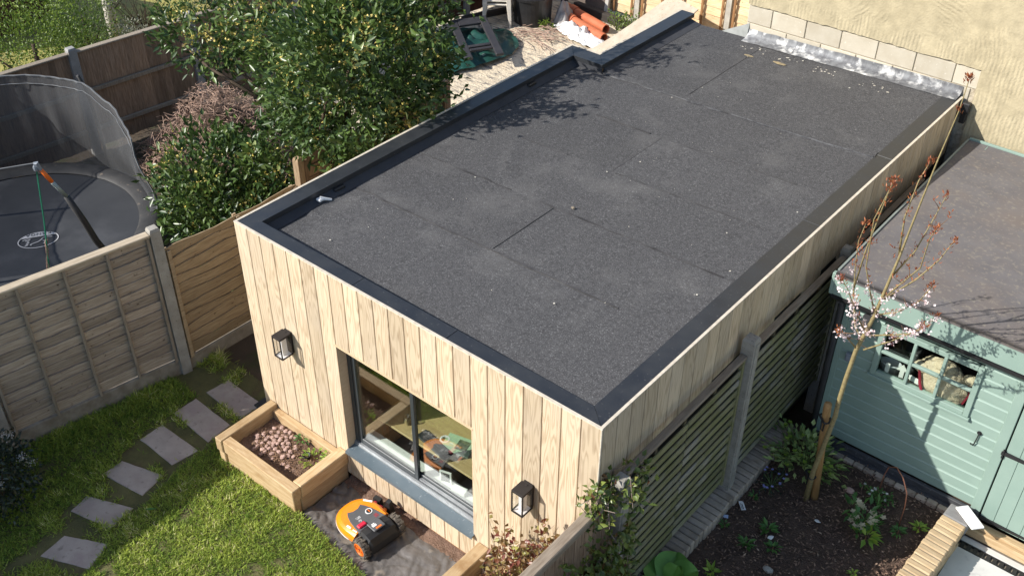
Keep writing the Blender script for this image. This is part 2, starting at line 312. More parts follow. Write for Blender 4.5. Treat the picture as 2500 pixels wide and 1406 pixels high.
WDARK = mat('dark_close_board', (0.31, 0.215, 0.145), (0.19, 0.125, 0.08), scale=6, stretch=(10, 10, 1), rough=0.85, bump=0.4, bscale=8, rand=0.28, bdist=0.004)
WRED = mat('red_brown_board', (0.10, 0.045, 0.026), (0.065, 0.03, 0.018), scale=6, stretch=(10, 10, 1), rough=0.85, rand=0.25)
WSUN = mat('fresh_orange_slat', (0.76, 0.59, 0.38), (0.60, 0.41, 0.22), scale=6, stretch=(1, 6, 12), rough=0.75, bump=0.4, bscale=8, rand=0.15, bdist=0.005, speck=(20, 0.68, 0.76, (0.20, 0.10, 0.05)))
WSUNB = mat('orange_batten', (0.30, 0.16, 0.07), (0.24, 0.12, 0.05), rough=0.8)
WOLIVE = mat('algae_slat', (0.235, 0.22, 0.125), (0.165, 0.168, 0.065), scale=3.5, stretch=(6, 1.2, 6), rough=0.85, bump=0.3, bscale=9, rand=0.16, col3=(0.28, 0.262, 0.215), scale3=2.0, f3=(0.5, 0.66), bdist=0.004)
WOLB = mat('slat_batten', (0.10, 0.085, 0.05), (0.075, 0.065, 0.04), rough=0.9)
RAILW = mat('grey_top_rail', (0.30, 0.245, 0.185), (0.20, 0.155, 0.11), scale=6, stretch=(9, 1, 9), rough=0.85, bump=0.4, bscale=9, rand=0.08, bdist=0.004)
BRICKA = mat('grey_edging_brick', (0.42, 0.35, 0.28), (0.31, 0.25, 0.19), scale=11, rough=0.9, bump=0.5, bscale=60, rand=0.2, bdist=0.006)
BRICKB = mat('buff_edging_brick', (0.55, 0.42, 0.26), (0.42, 0.30, 0.17), scale=11, stretch=(0.5, 3, 3), rough=0.85, bump=0.5, bscale=60, rand=0.14, bdist=0.006)
MORT = mat('mortar', (0.24, 0.20, 0.15), (0.18, 0.15, 0.11), scale=20, rough=0.95)
BLOCK = mat('concrete_block', (0.50, 0.455, 0.365), (0.44, 0.39, 0.30), scale=5, rough=0.92, bump=0.4, bscale=70, rand=0.09, bdist=0.005, speck=(35, 0.66, 0.74, (0.58, 0.54, 0.46)))
BMORT = mat('block_mortar', (0.52, 0.46, 0.36), (0.34, 0.29, 0.21), scale=14, rough=0.95, bump=0.9, bscale=25, bdist=0.02)
SAGE = mat('sage_paint', (0.245, 0.335, 0.287), (0.222, 0.31, 0.265), scale=3, rough=0.5, spec=0.35, rand=0.02, bump=0.05, bscale=40)
SHFELT = mat('shed_roof_felt', (0.158, 0.148, 0.147), (0.120, 0.112, 0.114), scale=3, rough=0.9, speck=(24, 0.54, 0.85, (0.27, 0.24, 0.19)), bump=0.4, bscale=120, col3=(0.16, 0.135, 0.12), scale3=1.4, f3=(0.45, 0.7), bdist=0.004)
PLINTH = mat('black_membrane', (0.040, 0.042, 0.048), (0.075, 0.076, 0.08), scale=7, stretch=(1, 4, 4), rough=0.5, speck=(25, 0.62, 0.75, (0.16, 0.16, 0.17)))
GALV = mat('galvanised_edge', (0.30, 0.35, 0.33), (0.24, 0.28, 0.27), rough=0.45, metal=0.3)
GREYP = mat('grey_plastic', (0.20, 0.225, 0.255), (0.18, 0.2, 0.23), rough=0.45)
DGREY = mat('dark_grey_plastic', (0.060, 0.060, 0.064), (0.05, 0.05, 0.054), rough=0.5, bump=0.1)
PATIO = mat('porcelain_tile', (0.62, 0.61, 0.58), (0.52, 0.51, 0.48), scale=3, rough=0.6, rand=0.05, speck=(12, 0.6, 0.75, (0.46, 0.45, 0.43)))
SANDM = mat('sand_on_sheet', (0.72, 0.62, 0.46), (0.60, 0.50, 0.36), scale=14, rough=0.95, bump=0.9, bscale=30, bdist=0.03, col3=(0.17, 0.155, 0.14), scale3=2.1, f3=(0.50, 0.62))
def sandmat():
    m = MATS['sand_on_sheet']; nt = m.node_tree      # folds of the dark sheet show as stretched streaks through the sand
    for n in nt.nodes:
        if n.type == 'TEX_NOISE' and abs(n.inputs['Scale'].default_value - 2.1) < 1e-3:
            mp = n.inputs['Vector'].links[0].from_node; mp.inputs['Scale'].default_value = (1.0, 4.2, 1); mp.inputs['Rotation'].default_value = (0, 0, 0.4); n.inputs['Distortion'].default_value = 2.2
sandmat()
TARP = mat('weed_membrane', (0.15, 0.135, 0.125), (0.085, 0.078, 0.072), scale=5, rough=0.42, spec=0.5, bump=0.6, bscale=7, bdist=0.02, speck=(5, 0.58, 0.70, (0.30, 0.25, 0.20)))
GTARP = mat('green_tarpaulin', (0.018, 0.075, 0.058), (0.010, 0.045, 0.036), scale=4, rough=0.38, spec=0.5, speck=(9, 0.66, 0.74, (0.20, 0.26, 0.23)))
ORANGE = mat('orange_shell', (0.88, 0.27, 0.010), (0.84, 0.24, 0.008), rough=0.32, spec=0.5, coat=0.3)
ORANGE2 = mat('orange_rim', (0.78, 0.17, 0.02), (0.74, 0.15, 0.02), rough=0.4)
RED = mat('red_button', (0.62, 0.02, 0.06), (0.58, 0.02, 0.05), rough=0.4)
PANEL = mat('mower_grey_panel', (0.10, 0.102, 0.108), (0.085, 0.087, 0.092), rough=0.45)
TYRE = mat('dusty_tyre', (0.060, 0.052, 0.045), (0.16, 0.135, 0.105), scale=22, rough=0.9, bump=0.3)
PEB = mat('pink_pebble', (0.46, 0.32, 0.27), (0.36, 0.24, 0.20), scale=20, rough=0.85, rand=0.2, bump=0.2)
TERRA = mat('terracotta_pipe', (0.50, 0.15, 0.07), (0.42, 0.115, 0.05), scale=6, rough=0.6)
RUBBLE = mat('plywood_sheet', (0.46, 0.40, 0.315), (0.38, 0.32, 0.245), scale=7, rough=0.85, speck=(30, 0.64, 0.72, (0.24, 0.18, 0.12)))
CHAIRP = mat('cream_chair_plastic', (0.66, 0.61, 0.53), (0.60, 0.55, 0.47), rough=0.5)
CLOTH = mat('white_cloth', (0.82, 0.82, 0.80), (0.74, 0.74, 0.72), scale=9, rough=0.8, bump=0.5, bscale=14, bdist=0.02)
GCLOTH = mat('grey_cloth', (0.36, 0.34, 0.33), (0.27, 0.255, 0.25), scale=9, rough=0.85)
BARK = mat('brown_bark', (0.11, 0.08, 0.055), (0.065, 0.045, 0.03), scale=12, stretch=(4, 4, 1), rough=0.9, bump=0.6)
CHBARK = mat('cherry_bark', (0.30, 0.245, 0.115), (0.21, 0.165, 0.08), scale=14, stretch=(2, 2, 3), rough=0.65, bump=0.2, speck=(30, 0.64, 0.72, (0.13, 0.10, 0.06)))
TWIG = mat('red_brown_twig', (0.22, 0.12, 0.06), (0.15, 0.08, 0.045), rough=0.7)
BIRCH = mat('birch_bark', (0.62, 0.59, 0.54), (0.50, 0.46, 0.41), scale=8, stretch=(1, 1, 4), rough=0.8, speck=(9, 0.62, 0.68, (0.06, 0.05, 0.045)))
STAKE = mat('round_stake', (0.44, 0.27, 0.11), (0.34, 0.19, 0.075), scale=9, stretch=(6, 6, 1), rough=0.75)
DRYT = mat('dry_twig', (0.44, 0.31, 0.24), (0.31, 0.21, 0.16), scale=9, rough=0.9)
MATF = mat('trampoline_mat', (0.028, 0.030, 0.034), (0.038, 0.040, 0.044), scale=2.2, rough=0.62, spec=0.4, col3=(0.055, 0.057, 0.062), scale3=0.9, f3=(0.48, 0.60))
PADM = mat('trampoline_pad', (0.030, 0.030, 0.031), (0.050, 0.049, 0.048), scale=5, rough=0.6, speck=(12, 0.64, 0.74, (0.12, 0.10, 0.08)))
NET = netmat('safety_net', (0.105, 0.108, 0.112), 0.60)
NETE = mat('net_hem', (0.16, 0.165, 0.17), (0.12, 0.125, 0.13), rough=0.8)
FLEECE = mat('beige_fleece', (0.74, 0.60, 0.46), (0.60, 0.46, 0.33), scale=40, rough=0.95, bump=0.8, bscale=60, bdist=0.02)
COPPER = mat('copper_wire', (0.45, 0.20, 0.13), (0.40, 0.17, 0.10), rough=0.45, metal=0.4)
BAY = leafmat('bay_leaf', (0.018, 0.048, 0.013), (0.12, 0.185, 0.042), rough=0.36, spec=0.5, trans=0.22, c=(0.34, 0.39, 0.16))
BAYF = leafmat('bay_flower', (0.62, 0.50, 0.10), (0.70, 0.58, 0.20), rough=0.7, trans=0.2)
GRASS = leafmat('grass_blade', (0.12, 0.22, 0.028), (0.48, 0.56, 0.10), rough=0.6, spec=0.25, trans=0.35, c=(0.85, 0.78, 0.42))
HEDGE = leafmat('hedge_leaf', (0.045, 0.095, 0.016), (0.19, 0.28, 0.035), rough=0.45, trans=0.32, c=(0.32, 0.40, 0.06))
GREYLEAF = leafmat('pale_grey_leaf', (0.14, 0.15, 0.10), (0.42, 0.42, 0.33), rough=0.6, trans=0.2)
VIB = leafmat('dark_leaf', (0.012, 0.022, 0.014), (0.035, 0.055, 0.032), rough=0.4, trans=0.12)
WHITEF = leafmat('white_petal', (0.62, 0.60, 0.56), (0.82, 0.80, 0.78), rough=0.7, trans=0.3)
PINKF = leafmat('blossom_petal', (0.74, 0.56, 0.56), (0.88, 0.80, 0.79), rough=0.7, trans=0.3)
REDL = leafmat('young_red_leaf', (0.24, 0.055, 0.030), (0.46, 0.17, 0.06), rough=0.5, trans=0.35)
VINEL = leafmat('vine_leaf', (0.20, 0.045, 0.038), (0.26, 0.20, 0.07), rough=0.35, spec=0.5, trans=0.3, c=(0.36, 0.36, 0.10))
VINEG = leafmat('vine_leaf_green', (0.05, 0.09, 0.022), (0.22, 0.27, 0.06), rough=0.35, spec=0.5, trans=0.3, c=(0.15, 0.05, 0.035))
HELL = leafmat('hellebore_leaf', (0.11, 0.19, 0.05), (0.46, 0.55, 0.20), rough=0.5, trans=0.3)
LIME = leafmat('lime_leaf', (0.16, 0.30, 0.035), (0.42, 0.55, 0.08), rough=0.45, trans=0.35)
MIDG = leafmat('mid_green_leaf', (0.05, 0.14, 0.03), (0.12, 0.26, 0.06), rough=0.45, trans=0.3)
BLUEF = leafmat('blue_petal', (0.30, 0.28, 0.62), (0.42, 0.42, 0.78), rough=0.6, trans=0.2)
PINKH = leafmat('hellebore_petal', (0.62, 0.50, 0.36), (0.66, 0.62, 0.42), rough=0.6, trans=0.3)
CHIP = leafmat('bark_chip', (0.09, 0.055, 0.04), (0.26, 0.165, 0.11), rough=0.9, trans=0.0, c=(0.46, 0.34, 0.24))
BROWNL = leafmat('dead_leaf', (0.16, 0.09, 0.05), (0.32, 0.20, 0.12), rough=0.85, trans=0.15)
BIGLEAF = mat('broad_leaf', (0.17, 0.34, 0.06), (0.11, 0.25, 0.045), scale=4, rough=0.5, spec=0.4)

# ------------------------------------------------------------------ ground sheets
g = G(); g.grid(40, 40, lambda u, v: (-45 + 90 * u, -45 + 90 * v, -0.02 + 0.004 * nz(u * 40, v * 40)))
ob('ground', g, GROUND, smooth=True, kind='structure')
LZ = 0.15            # the lawn lies a little higher than the yards around
def LIFT(x, y, k=0.0190): return (x + k * (7.06858 - x), y + k * (-4.55029 - y))
# lawn
LAWN = [(-1.95, -4.2), (4.0, -4.2), (3.1, -1.6), (2.95, -0.9), (2.25, -0.72), (1.15, -0.60), (0.10, -0.64), (-0.1, 0.35), (-1.36, 0.35), (-1.42, -0.05), (-1.72, -1.95)]
LAWN = [(-1.80, -4.2), (4.0, -4.2), (3.1, -1.6), (2.95, -0.95), (2.3, -0.78), (1.25, -0.66), (0.20, -0.70), (0.10, -0.02), (-0.02, 0.3), (-1.22, 0.3), (-1.26, -0.12), (-1.56, -2.0)]
g = G(); g.add([(x, y, LZ) for x, y in LAWN], [tuple(range(len(LAWN)))]); ob('lawn', g, LAWNM, recalc=False, kind='structure')
g = G(); g.add([(-1.26, 0.3, LZ - .005), (-0.01, 0.3, LZ - .005), (-0.01, 5.0, LZ - .005), (-1.22, 5.0, LZ - .005)], [(0, 1, 2, 3)]); g.add([(-0.2, -.9, .09), (4.1, -1.8, .09), (4.1, 0.0205, .09), (-.2, .0205, .09)], [(0, 1, 2, 3)]); ob('side_path', g, GROUND, recalc=False, kind='structure')
# sandy yard behind (sand spread over a sheet, in real folds)
def zsand(x, y):
    return 0.03 + 0.05 * nz(x * 0.7, y * 0.9) + 0.022 * nz(x * 2.6 + 3 * nz(x * .6, y * .6), y * 5.5, 3) + 0.008 * nz(x * 11, y * 13, 8)
g = G(); g.grid(110, 110, lambda u, v: ((-6.1 + 6.5 * u), 4.9 + 6.6 * v, max(zsand(-6.1 + 6.5 * u, 4.9 + 6.6 * v), 0.0)))
ob('sand_ground', g, SANDM, smooth=True, kind='structure')
# pale dry lawn far beyond the closeboard fence
g = G(); g.grid(10, 10, lambda u, v: (-20 + 12.9 * u, -2 + 16 * v, -0.006))
ob('dry_lawn', g, mat('dry_lawn_ground', (0.36, 0.32, 0.10), (0.27, 0.25, 0.07), scale=3, rough=0.95, bump=0.6, bscale=40, col3=(0.20, 0.17, 0.07), scale3=1.0), kind='structure')

# ------------------------------------------------------------------ garden room
HT = 2.6
room = thing('garden_room', 'flat-roofed garden room clad in pale vertical oak boards with a dark felt roof', 'garden room')
BP = 0.18
def bmesh_board(w, h): 
    g = G(); g.cbox(0, w, 0, 0.02, 0, h, 0.004); return g.mesh('board')
_bm = {}
def board(x, y, z0, z1, rz, w=BP - 0.007):
    k = (round(w, 4), round(z1 - z0, 4))
    if k not in _bm: _bm[k] = bmesh_board(w, z1 - z0)
    ob('board', _bm[k], OAK, room, loc=(x, y, z0), rot=(0, 0, rz))
WX0, WX1, WZ0, WZ1 = 1.26, 2.88, 0.51, 1.82
for k in range(23):
    x = k * BP + 0.0035
    if WX0 - 0.01 < k * BP < WX1 - 0.01:
        board(x, 0, 0.16, WZ0 - 0.012, 0); board(x, 0, WZ1, HT - 0.006, 0)
    else: board(x, 0, 0.16, HT - 0.006, 0)
SB_ = [.0, .0, .0, .07, .07, .07, .07, .03, .03, .10, .10, .10, .04, .04, .04, .12, .12, .12, .06, .06, .15, .15, .08, .08, .08, .14, .14, .05, .05, .05, .1, .1, .1, .1, .1, .1, .1]
for k in range(37): board(4.14, 0.022 + k * BP + 0.0035, 1.84 + SB_[k] if k > 0 else 0.9, HT - 0.006, pi / 2)
g = G(); g.box(4.1192, 4.1197, 0.03, 6.79, 0.1, 2.05); ob('wall_membrane', g, BLACK, room)
for k in range(28): board(0.0, 5.06 - k * BP - 0.0035, 0.16, HT - 0.006, -pi / 2)
for k in range(2): board(0.41 - k * BP - 0.0035, 5.09, 0.16, HT - 0.006, pi)
for k in range(9): board(0.41, 6.8 - k * BP - 0.0035, 0.16, HT - 0.006, -pi / 2)
# wall cores behind the boards: the groove colour shows between the boards
g = G()
g.box(0.021, WX0 - 0.02, 0.021, 0.155, 0.12, 2.55); g.box(WX1 + 0.02, 4.119, 0.021, 0.155, 0.12, 2.55)
g.box(WX0 - 0.02, WX1 + 0.02, 0.021, 0.155, 0.12, WZ0 - 0.03); g.box(WX0 - 0.02, WX1 + 0.02, 0.021, 0.155, WZ1 + 0.02, 2.55)
g.box(3.96, 4.119, 0.156, 6.79, 0.12, 2.55); g.box(0.021, 0.185, 0.156, 5.069, 0.12, 2.55); g.box(0.186, 0.605, 4.87, 5.069, 0.12, 2.55); g.box(0.431, 0.605, 5.07, 6.79, 0.12, 2.55)
g.box(0.606, 3.959, 6.70, 6.79, 0.12, 2.40)
ob('wall_core', g, OAKG, room)
# sunlit look of the board tops, put into a paler strip
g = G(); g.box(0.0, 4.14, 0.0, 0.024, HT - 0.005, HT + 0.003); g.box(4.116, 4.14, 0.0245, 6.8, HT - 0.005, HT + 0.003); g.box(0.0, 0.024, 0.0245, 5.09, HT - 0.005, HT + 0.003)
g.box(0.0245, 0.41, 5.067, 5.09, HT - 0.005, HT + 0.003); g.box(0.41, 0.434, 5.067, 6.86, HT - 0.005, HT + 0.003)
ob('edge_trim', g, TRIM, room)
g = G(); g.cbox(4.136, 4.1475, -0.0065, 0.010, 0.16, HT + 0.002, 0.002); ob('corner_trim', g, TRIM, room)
# coping in mitred lengths
def lerp(a, b, t): return a + (b - a) * t
cops = []
fo = lambda x: (x, 0.026)
xs = [0.0, 0.37, 0.63, 1.0]
O0, O1, I0, I1 = (0.026, 0.026), (4.114, 0.026), (0.2, 0.165), (3.95, 0.165)
cuts = [None, 1.536, 2.607, None]
cops.append([O0, (1.534, 0.026), (1.534, 0.165), I0]); cops.append([(1.538, 0.026), (2.605, 0.026), (2.605, 0.165), (1.538, 0.165)]); cops.append([(2.609, 0.026), O1, I1, (2.609, 0.165)])
cops.append([O1, (4.114, 3.40), (3.95, 3.40), I1]); cops.append([(4.114, 3.404), (4.114, 4.968), (3.95, 4.968), (3.95, 3.404)]); cops.append([(4.114, 4.972), (4.114, 6.80), (3.95, 6.80), (3.95, 4.972)])
cops.append([O0, I0, (0.2, 4.85), (0.026, 5.065)]); cops.append([(0.026, 5.065), (0.2, 4.85), (0.62, 4.85), (0.436, 5.065)]); cops.append([(0.436, 5.065), (0.62, 4.85), (0.62, 6.86), (0.436, 6.86)])
for i, p in enumerate(cops):
    cx = sum(q[0] for q in p) / 4; cy = sum(q[1] for q in p) / 4
    g = G(); q = [(cx + (x - cx) * 0.9994, cy + (y - cy) * 0.9994) for x, y in p]; e = 0.0006 * (i % 3)
    s_ = [(cx + (x - cx) * 0.9975, cy + (y - cy) * 0.9975) for x, y in p]
    g.loft([[(x, y, 2.551) for x, y in q], [(x, y, HT - 0.004 + e) for x, y in q], [(x, y, HT - 0.001 + e) for x, y in s_]]); ob('coping', g, COP, room)
# deck: falls gently to the left gutter, real creases and laps
CREASE = [((0.42, 1.10), (1.33, 2.36), 0.016, 0.05), ((0.93, 2.9), (1.2, 2.42), 0.012, 0.06), ((0.28, 0.62), (0.66, 0.35), -0.010, 0.035), ((0.30, 0.66), (0.22, 0.95), 0.02, 0.06)]
def zdeck(x, y):
    z = 2.478 + 0.108 * (x - 0.2) / 3.75
    for (ax, ay), (bx, by), h, s_ in CREASE:
        t = max(0, min(1, ((x - ax) * (bx - ax) + (y - ay) * (by - ay)) / ((bx - ax) ** 2 + (by - ay) ** 2))); d2 = (x - ax - t * (bx - ax)) ** 2 + (y - ay - t * (by - ay)) ** 2
        z += h * exp(-d2 / s_ ** 2)
    return z + 0.004 * nz(x * 1.7, y * 1.7) + 0.0016 * nz(x * 6, y * 6, 4)
g = G(); g.grid(10, 14, lambda u, v: (0.186 + 3.77 * u, 0.156 + 4.7 * v, zdeck(0.186 + 3.77 * u, 0.156 + 4.7 * v) - 0.03)); g.box(0.606, 3.955, 4.85, 6.78, 2.25, 2.44)
ob('roof_board', g, FELT2, room)
SH = [(.188, 3.958, .157, 1.27), (.188, 2.03, 1.25, 2.17), (2.02, 3.958, 1.25, 2.17), (.188, 3.958, 2.15, 3.07), (.188, 2.06, 3.05, 3.97), (2.05, 3.958, 3.05, 3.95), (.188, 3.958, 3.95, 4.87), (.609, 1.72, 4.86, 6.81), (1.70, 2.60, 4.86, 6.81), (2.58, 3.958, 4.86, 6.81)]
for i, (x0, x1, y0, y1) in enumerate(SH):
    off = 0.002 + 0.0045 * (i % 2) + (0.004 if i in (2, 5) else 0) + (0.003 if i > 6 else 0)
    nu, nv = max(10, int((x1 - x0) / 0.07)), max(10, int((y1 - y0) / 0.07))
    def top(u, v, x0=x0, x1=x1, y0=y0, y1=y1, off=off, i=i):
        x = x0 + (x1 - x0) * u; y = y0 + (y1 - y0) * v
        if 0.3 < y0: y += 0.007 * nz(x * 3, i) * (1 - v) 
        return (x, y, zdeck(x, y) + off)
    g = G(); g.grid(nu, nv, top); n1 = nu + 1
    rim = [j for j in range(n1)] + [(r + 1) * n1 - 1 for r in range(1, nv + 1)] + [nv * n1 + c for c in range(nu - 1, -1, -1)] + [r * n1 for r in range(nv - 1, 0, -1)]
    o = len(g.V); g.V += [(g.V[j][0], g.V[j][1], g.V[j][2] - 0.008) for j in rim]; L_ = len(rim)
    for j in range(L_): g.F.append((rim[j], rim[(j + 1) % L_], o + (j + 1) % L_, o + j)); g.M.append(0)
    ob('felt_sheet', g, FELT, room, smooth=False)
# cover strip where the two roof parts meet, bitumen bleeding from the laps
def strip(pts, w0, dz, m, name, seed=0.0, wob=0.5):
    g = G(); n = len(pts)
    for s_ in (0, 1): pass
    A = []; B = []
    for i, (x, y) in enumerate(pts):
        d = Vector((pts[min(i + 1, n - 1)][0] - pts[max(i - 1, 0)][0], pts[min(i + 1, n - 1)][1] - pts[max(i - 1, 0)][1])).normalized()
        wl = w0 * (0.5 + wob * nz(x * 5 + seed, y * 5, 1)); wr = w0 * (0.5 + wob * nz(x * 5 + seed, y * 5, 9)); a = (x - d.y * wl, y + d.x * wl); b = (x + d.y * wr, y - d.x * wr)
        A.append((a[0], a[1], zdeck(*a) + dz)); B.append((b[0], b[1], zdeck(*b) + dz))
    g.add(A + B + [(x, y, z - 0.01) for x, y, z in A] + [(x, y, z - 0.01) for x, y, z in B], [f for i in range(n - 1) for f in ((i, i + 1, n + i + 1, n + i), (i, i + 1, 2 * n + i + 1, 2 * n + i), (n + i, n + i + 1, 3 * n + i + 1, 3 * n + i))])
    return ob(name, g, m, room)
strip([(0.64 + 3.31 * t / 40, 4.905 + 0.012 * nz(t * .4) + 0.13 * max(0, t / 40 - .55)) for t in range(41)], 0.11, 0.019, FELT, 'cover_strip', wob=0.12)
strip([(0.66 + 3.28 * t / 60, 4.86 + 0.012 * nz(t * .4) + 0.13 * max(0, t / 60 - .55)) for t in range(61)], 0.034, 0.017, mat('mineral_bead', (0.15, 0.15, 0.155), (0.05, 0.051, 0.056), scale=14, rough=0.9, bump=.8, bscale=120), 'lap_bead', wob=0.8)
for sx0, sx1, sy in ((0.3, 3.4, 1.25), (0.25, 1.5, 2.15), (1.85, 3.85, 2.16), (0.9, 1.5, 3.05), (2.1, 3.7, 3.05), (2.1, 3.6, 3.94), (1.2, 1.9, 3.96)):
    strip([(sx0 + (sx1 - sx0) * t / 50, sy - 0.004) for t in range(51)], 0.013, 0.0122, BIT, 'bitumen_bead', seed=sy, wob=1.5)
strip([(2.03 - 0.004, 1.27 + 0.87 * t / 20) for t in range(21)], 0.006, 0.0122, BIT, 'bitumen_bead', wob=0.8)
strip([(2.055, 3.06 + 0.88 * t / 20) for t in range(21)], 0.006, 0.0122, BIT, 'bitumen_bead', wob=0.8)
# gutter fillet along the left upstand, and outlets
g = G(); n = 30
for (xa, ya, yb) in ((0.188, 0.17, 4.85),):
    g.loft([[(xa, ya + (yb - ya) * t / n, 2.546), (xa + 0.001, ya + (yb - ya) * t / n, 2.46), (xa + 0.085, ya + (yb - ya) * t / n, zdeck(0.27, ya + (yb - ya) * t / n) + 0.008), (xa + 0.02, ya + (yb - ya) * t / n, 2.530)] for t in range(n + 1)])
g.loft([[(0.608, y, 2.546), (0.609, y, 2.46), (0.76, y, zdeck(0.76, y) + 0.013), (0.64, y, 2.535)] for y in (4.9, 5.5, 6.1, 6.81)])
g.box(0.19, 0.612, 4.858, 4.869, 2.44, 2.5505); g.box(0.187, 3.957, 0.1556, 0.160, 2.42, 2.5505); g.box(3.955, 3.9595, 0.162, 6.70, 2.5, 2.5505)
ob('upstand_fillet', g, FELT2, room)
g = G(); g.cbox(0.205, 0.262, 0.80, 0.86, 2.515, 2.545, 0.008); g.tube([(0.23, 0.83, 2.545), (0.25, 0.86, 2.53), (0.28, 0.93, 2.50)], [0.02, 0.018, 0.012]); ob('outlet_spout', g, WHITE, room)
for y in (1.02, 3.98):
    g = G(); g.cbox(0.192, 0.235, y, y + 0.14, 2.47, 2.545, 0.01); ob('gutter_outlet', g, BLACK, room)
# lead flashing dressed up the house wall, in overlapping lengths
for i, (x0, x1) in enumerate(((1.42, 1.63), (1.62, 2.08), (2.07, 2.5), (2.49, 2.90), (2.88, 3.45), (3.43, 4.10))):
    g = G(); nn = 8
    def fl(u, v, x0=x0, x1=x1, i=i):
        x = x0 + (x1 - x0) * u; prof = [(6.66, 0.012), (6.74, 0.018), (6.80, 0.035), (6.826, 0.07), (6.832, 0.115)]
        k = v * 4; a = int(min(k, 3)); t = k - a; y = lerp(prof[a][0], prof[a + 1][0], t); z = lerp(prof[a][1], prof[a + 1][1], t)
        return (x, y - 0.002 * (i % 2) + 0.004 * nz(x * 9, v * 3), zdeck(x, 6.66) + z + 0.003 + 0.002 * (i % 2) + 0.006 * nz(x * 7, v * 4, 2))
    g.grid(nn, 8, fl); ob('lead_flashing', g, LEAD, room, smooth=True, recalc=False)
g = G(); g.add([(1.05, 6.80, 2.50), (1.42, 6.80, 2.52), (1.42, 6.836, 2.70)], [(0, 1, 2)]); g.add([(1.05, 6.82, 2.50), (1.42, 6.82, 2.52), (1.42, 6.842, 2.70)], [(0, 2, 1)]); ob('saddle_flashing', g, mat('grey_saddle', (0.33, 0.34, 0.32), rough=0.6), room)
# window opening
g = G(); g.box(WX0 - 0.019, WX0 - 0.001, 0.0005, 0.15, WZ0, WZ1 + 0.0); g.box(WX1 + 0.001, WX1 + 0.019, 0.0005, 0.15, WZ0, WZ1); g.box(WX0 - 0.019, WX1 + 0.019, -0.004, 0.15, WZ1 - 0.02, WZ1 - 0.001)
ob('window_reveal', g, mat('reveal_board', (0.62, 0.47, 0.31), (0.55, 0.41, 0.26), stretch=(1, 1, 6), rough=0.6), room)
win = ob('window', G().box(WX0 + .001, WX1 - .001, 0.105, 0.175, WZ0 + 0.012, WZ0 + 0.06).box(WX0 + .001, WX0 + 0.05, 0.105, 0.175, WZ0 + 0.0602, WZ1 - 0.07).box(WX1 - 0.05, WX1 - .001, 0.105, 0.175, WZ0 + 0.0602, WZ1 - 0.07).box(WX0 + .001, WX1 - .001, 0.105, 0.175, WZ1 - 0.0698, WZ1 - 0.022), ANTH, room)
def sash(x0, x1, y, st=0.045):
    g = G(); z0, z1 = WZ0 + 0.062, WZ1 - 0.072
    g.cbox(x0, x0 + st, y, y + 0.028, z0, z1, 0.003); g.cbox(x1 - st, x1, y, y + 0.028, z0, z1, 0.003); g.cbox(x0 + st, x1 - st, y, y + 0.028, z0, z0 + 0.05, 0.003); g.cbox(x0 + st, x1 - st, y, y + 0.028, z1 - 0.05, z1, 0.003)
    ob('sash_frame', g, ANTH, win)
    g = G(); g.box(x0 + st - .003, x1 - st + .003, y + 0.010, y + 0.016, z0 + 0.045, z1 - 0.045); ob('pane', g, GLASS, win)
sash(WX0 + 0.052, 2.10, 0.108); sash(2.03, WX1 - 0.052, 0.142)
g = G(); g.box(WX0 + 0.002, WX1 - 0.002, 0.080, 0.1045, WZ0 + 0.01, WZ0 + 0.028); g.box(WX0 + 0.002, WX1 - 0.002, 0.088, 0.1047, WZ0 + 0.029, WZ0 + 0.046); g.box(2.11, WX1 - 0.055, 0.112, 0.138, WZ0 + 0.061, WZ0 + 0.078); ob('sliding_track', g, ALU, win)
g = G(); g.loft([[(x, -0.035, WZ0 - 0.012), (x, -0.035, WZ0 - 0.002), (x, 0.02, WZ0 + 0.004), (x, 0.079, WZ0 + 0.010), (x, 0.079, WZ0 - 0.010)] for x in (WX0 - 0.004, WX1 + 0.012)]); g.box(WX0 - 0.004, WX1 + 0.012, -0.040, -0.0355, WZ0 - 0.035, WZ0 - 0.001); ob('outer_sill', g, SILL, win)
g = G(); g.cbox(WX0 + 0.03, WX1 - 0.03, 0.176, 0.30, WZ0 + 0.035, WZ0 + 0.06, 0.004); ob('inner_sill', g, WHITE, win)
# inside of the room
g = G(); g.box(0.19, 3.955, 0.16, 6.69, 0.13, 0.15); ob('room_floor', g, IFLOOR, room)
g = G(); g.box(0.187, 0.20, 0.157, 6.69, 0.151, 2.2); g.box(3.94, 3.958, 0.157, 6.69, 0.151, 2.2); g.box(0.2, 3.94, 3.6, 3.62, 0.151, 2.2); g.box(0.19, 3.955, 0.16, 3.65, 2.2, 2.23); ob('room_lining', g, INT, room)
# things on the desk behind the glass
desk = thing('desk', 'birch plywood desk standing just behind the garden room window', 'desk', (2.22, 0.62, 0.15))
g = G(); g.cbox(-0.9, 0.62, -0.28, 0.35, 0.55, 0.575, 0.004); ob('desk_top', g, PLY, desk)
for x in (-0.87, 0.56):
    for y in (-0.25, 0.30): g = G(); g.cbox(x, x + 0.045, y, y + 0.045, 0.0, 0.549, 0.003); ob('leg', g, BLACK, desk)
b = thing('picture_book', 'pale green book with a dark photo on its cover lying on the desk', 'book', (2.20, 0.56, 0.728), 0.25)
g = G(); g.cbox(-0.15, 0.15, -0.11, 0.11, 0, 0.018, 0.003); ob('cover', g, mat('mint_cover', (0.45, 0.62, 0.42), (0.42, 0.58, 0.40), rough=0.5), b)
g = G(); g.box(-0.02, 0.10, -0.06, 0.07, 0.0185, 0.0195); ob('cover_photo', g, mat('cover_photo', (0.05, 0.08, 0.05), (0.25, 0.26, 0.20), scale=30, rough=0.4), b)
b = thing('black_keyboard', 'long black keyboard on the desk behind the right window pane', 'keyboard', (2.02, 0.42, 0.728), -0.15)
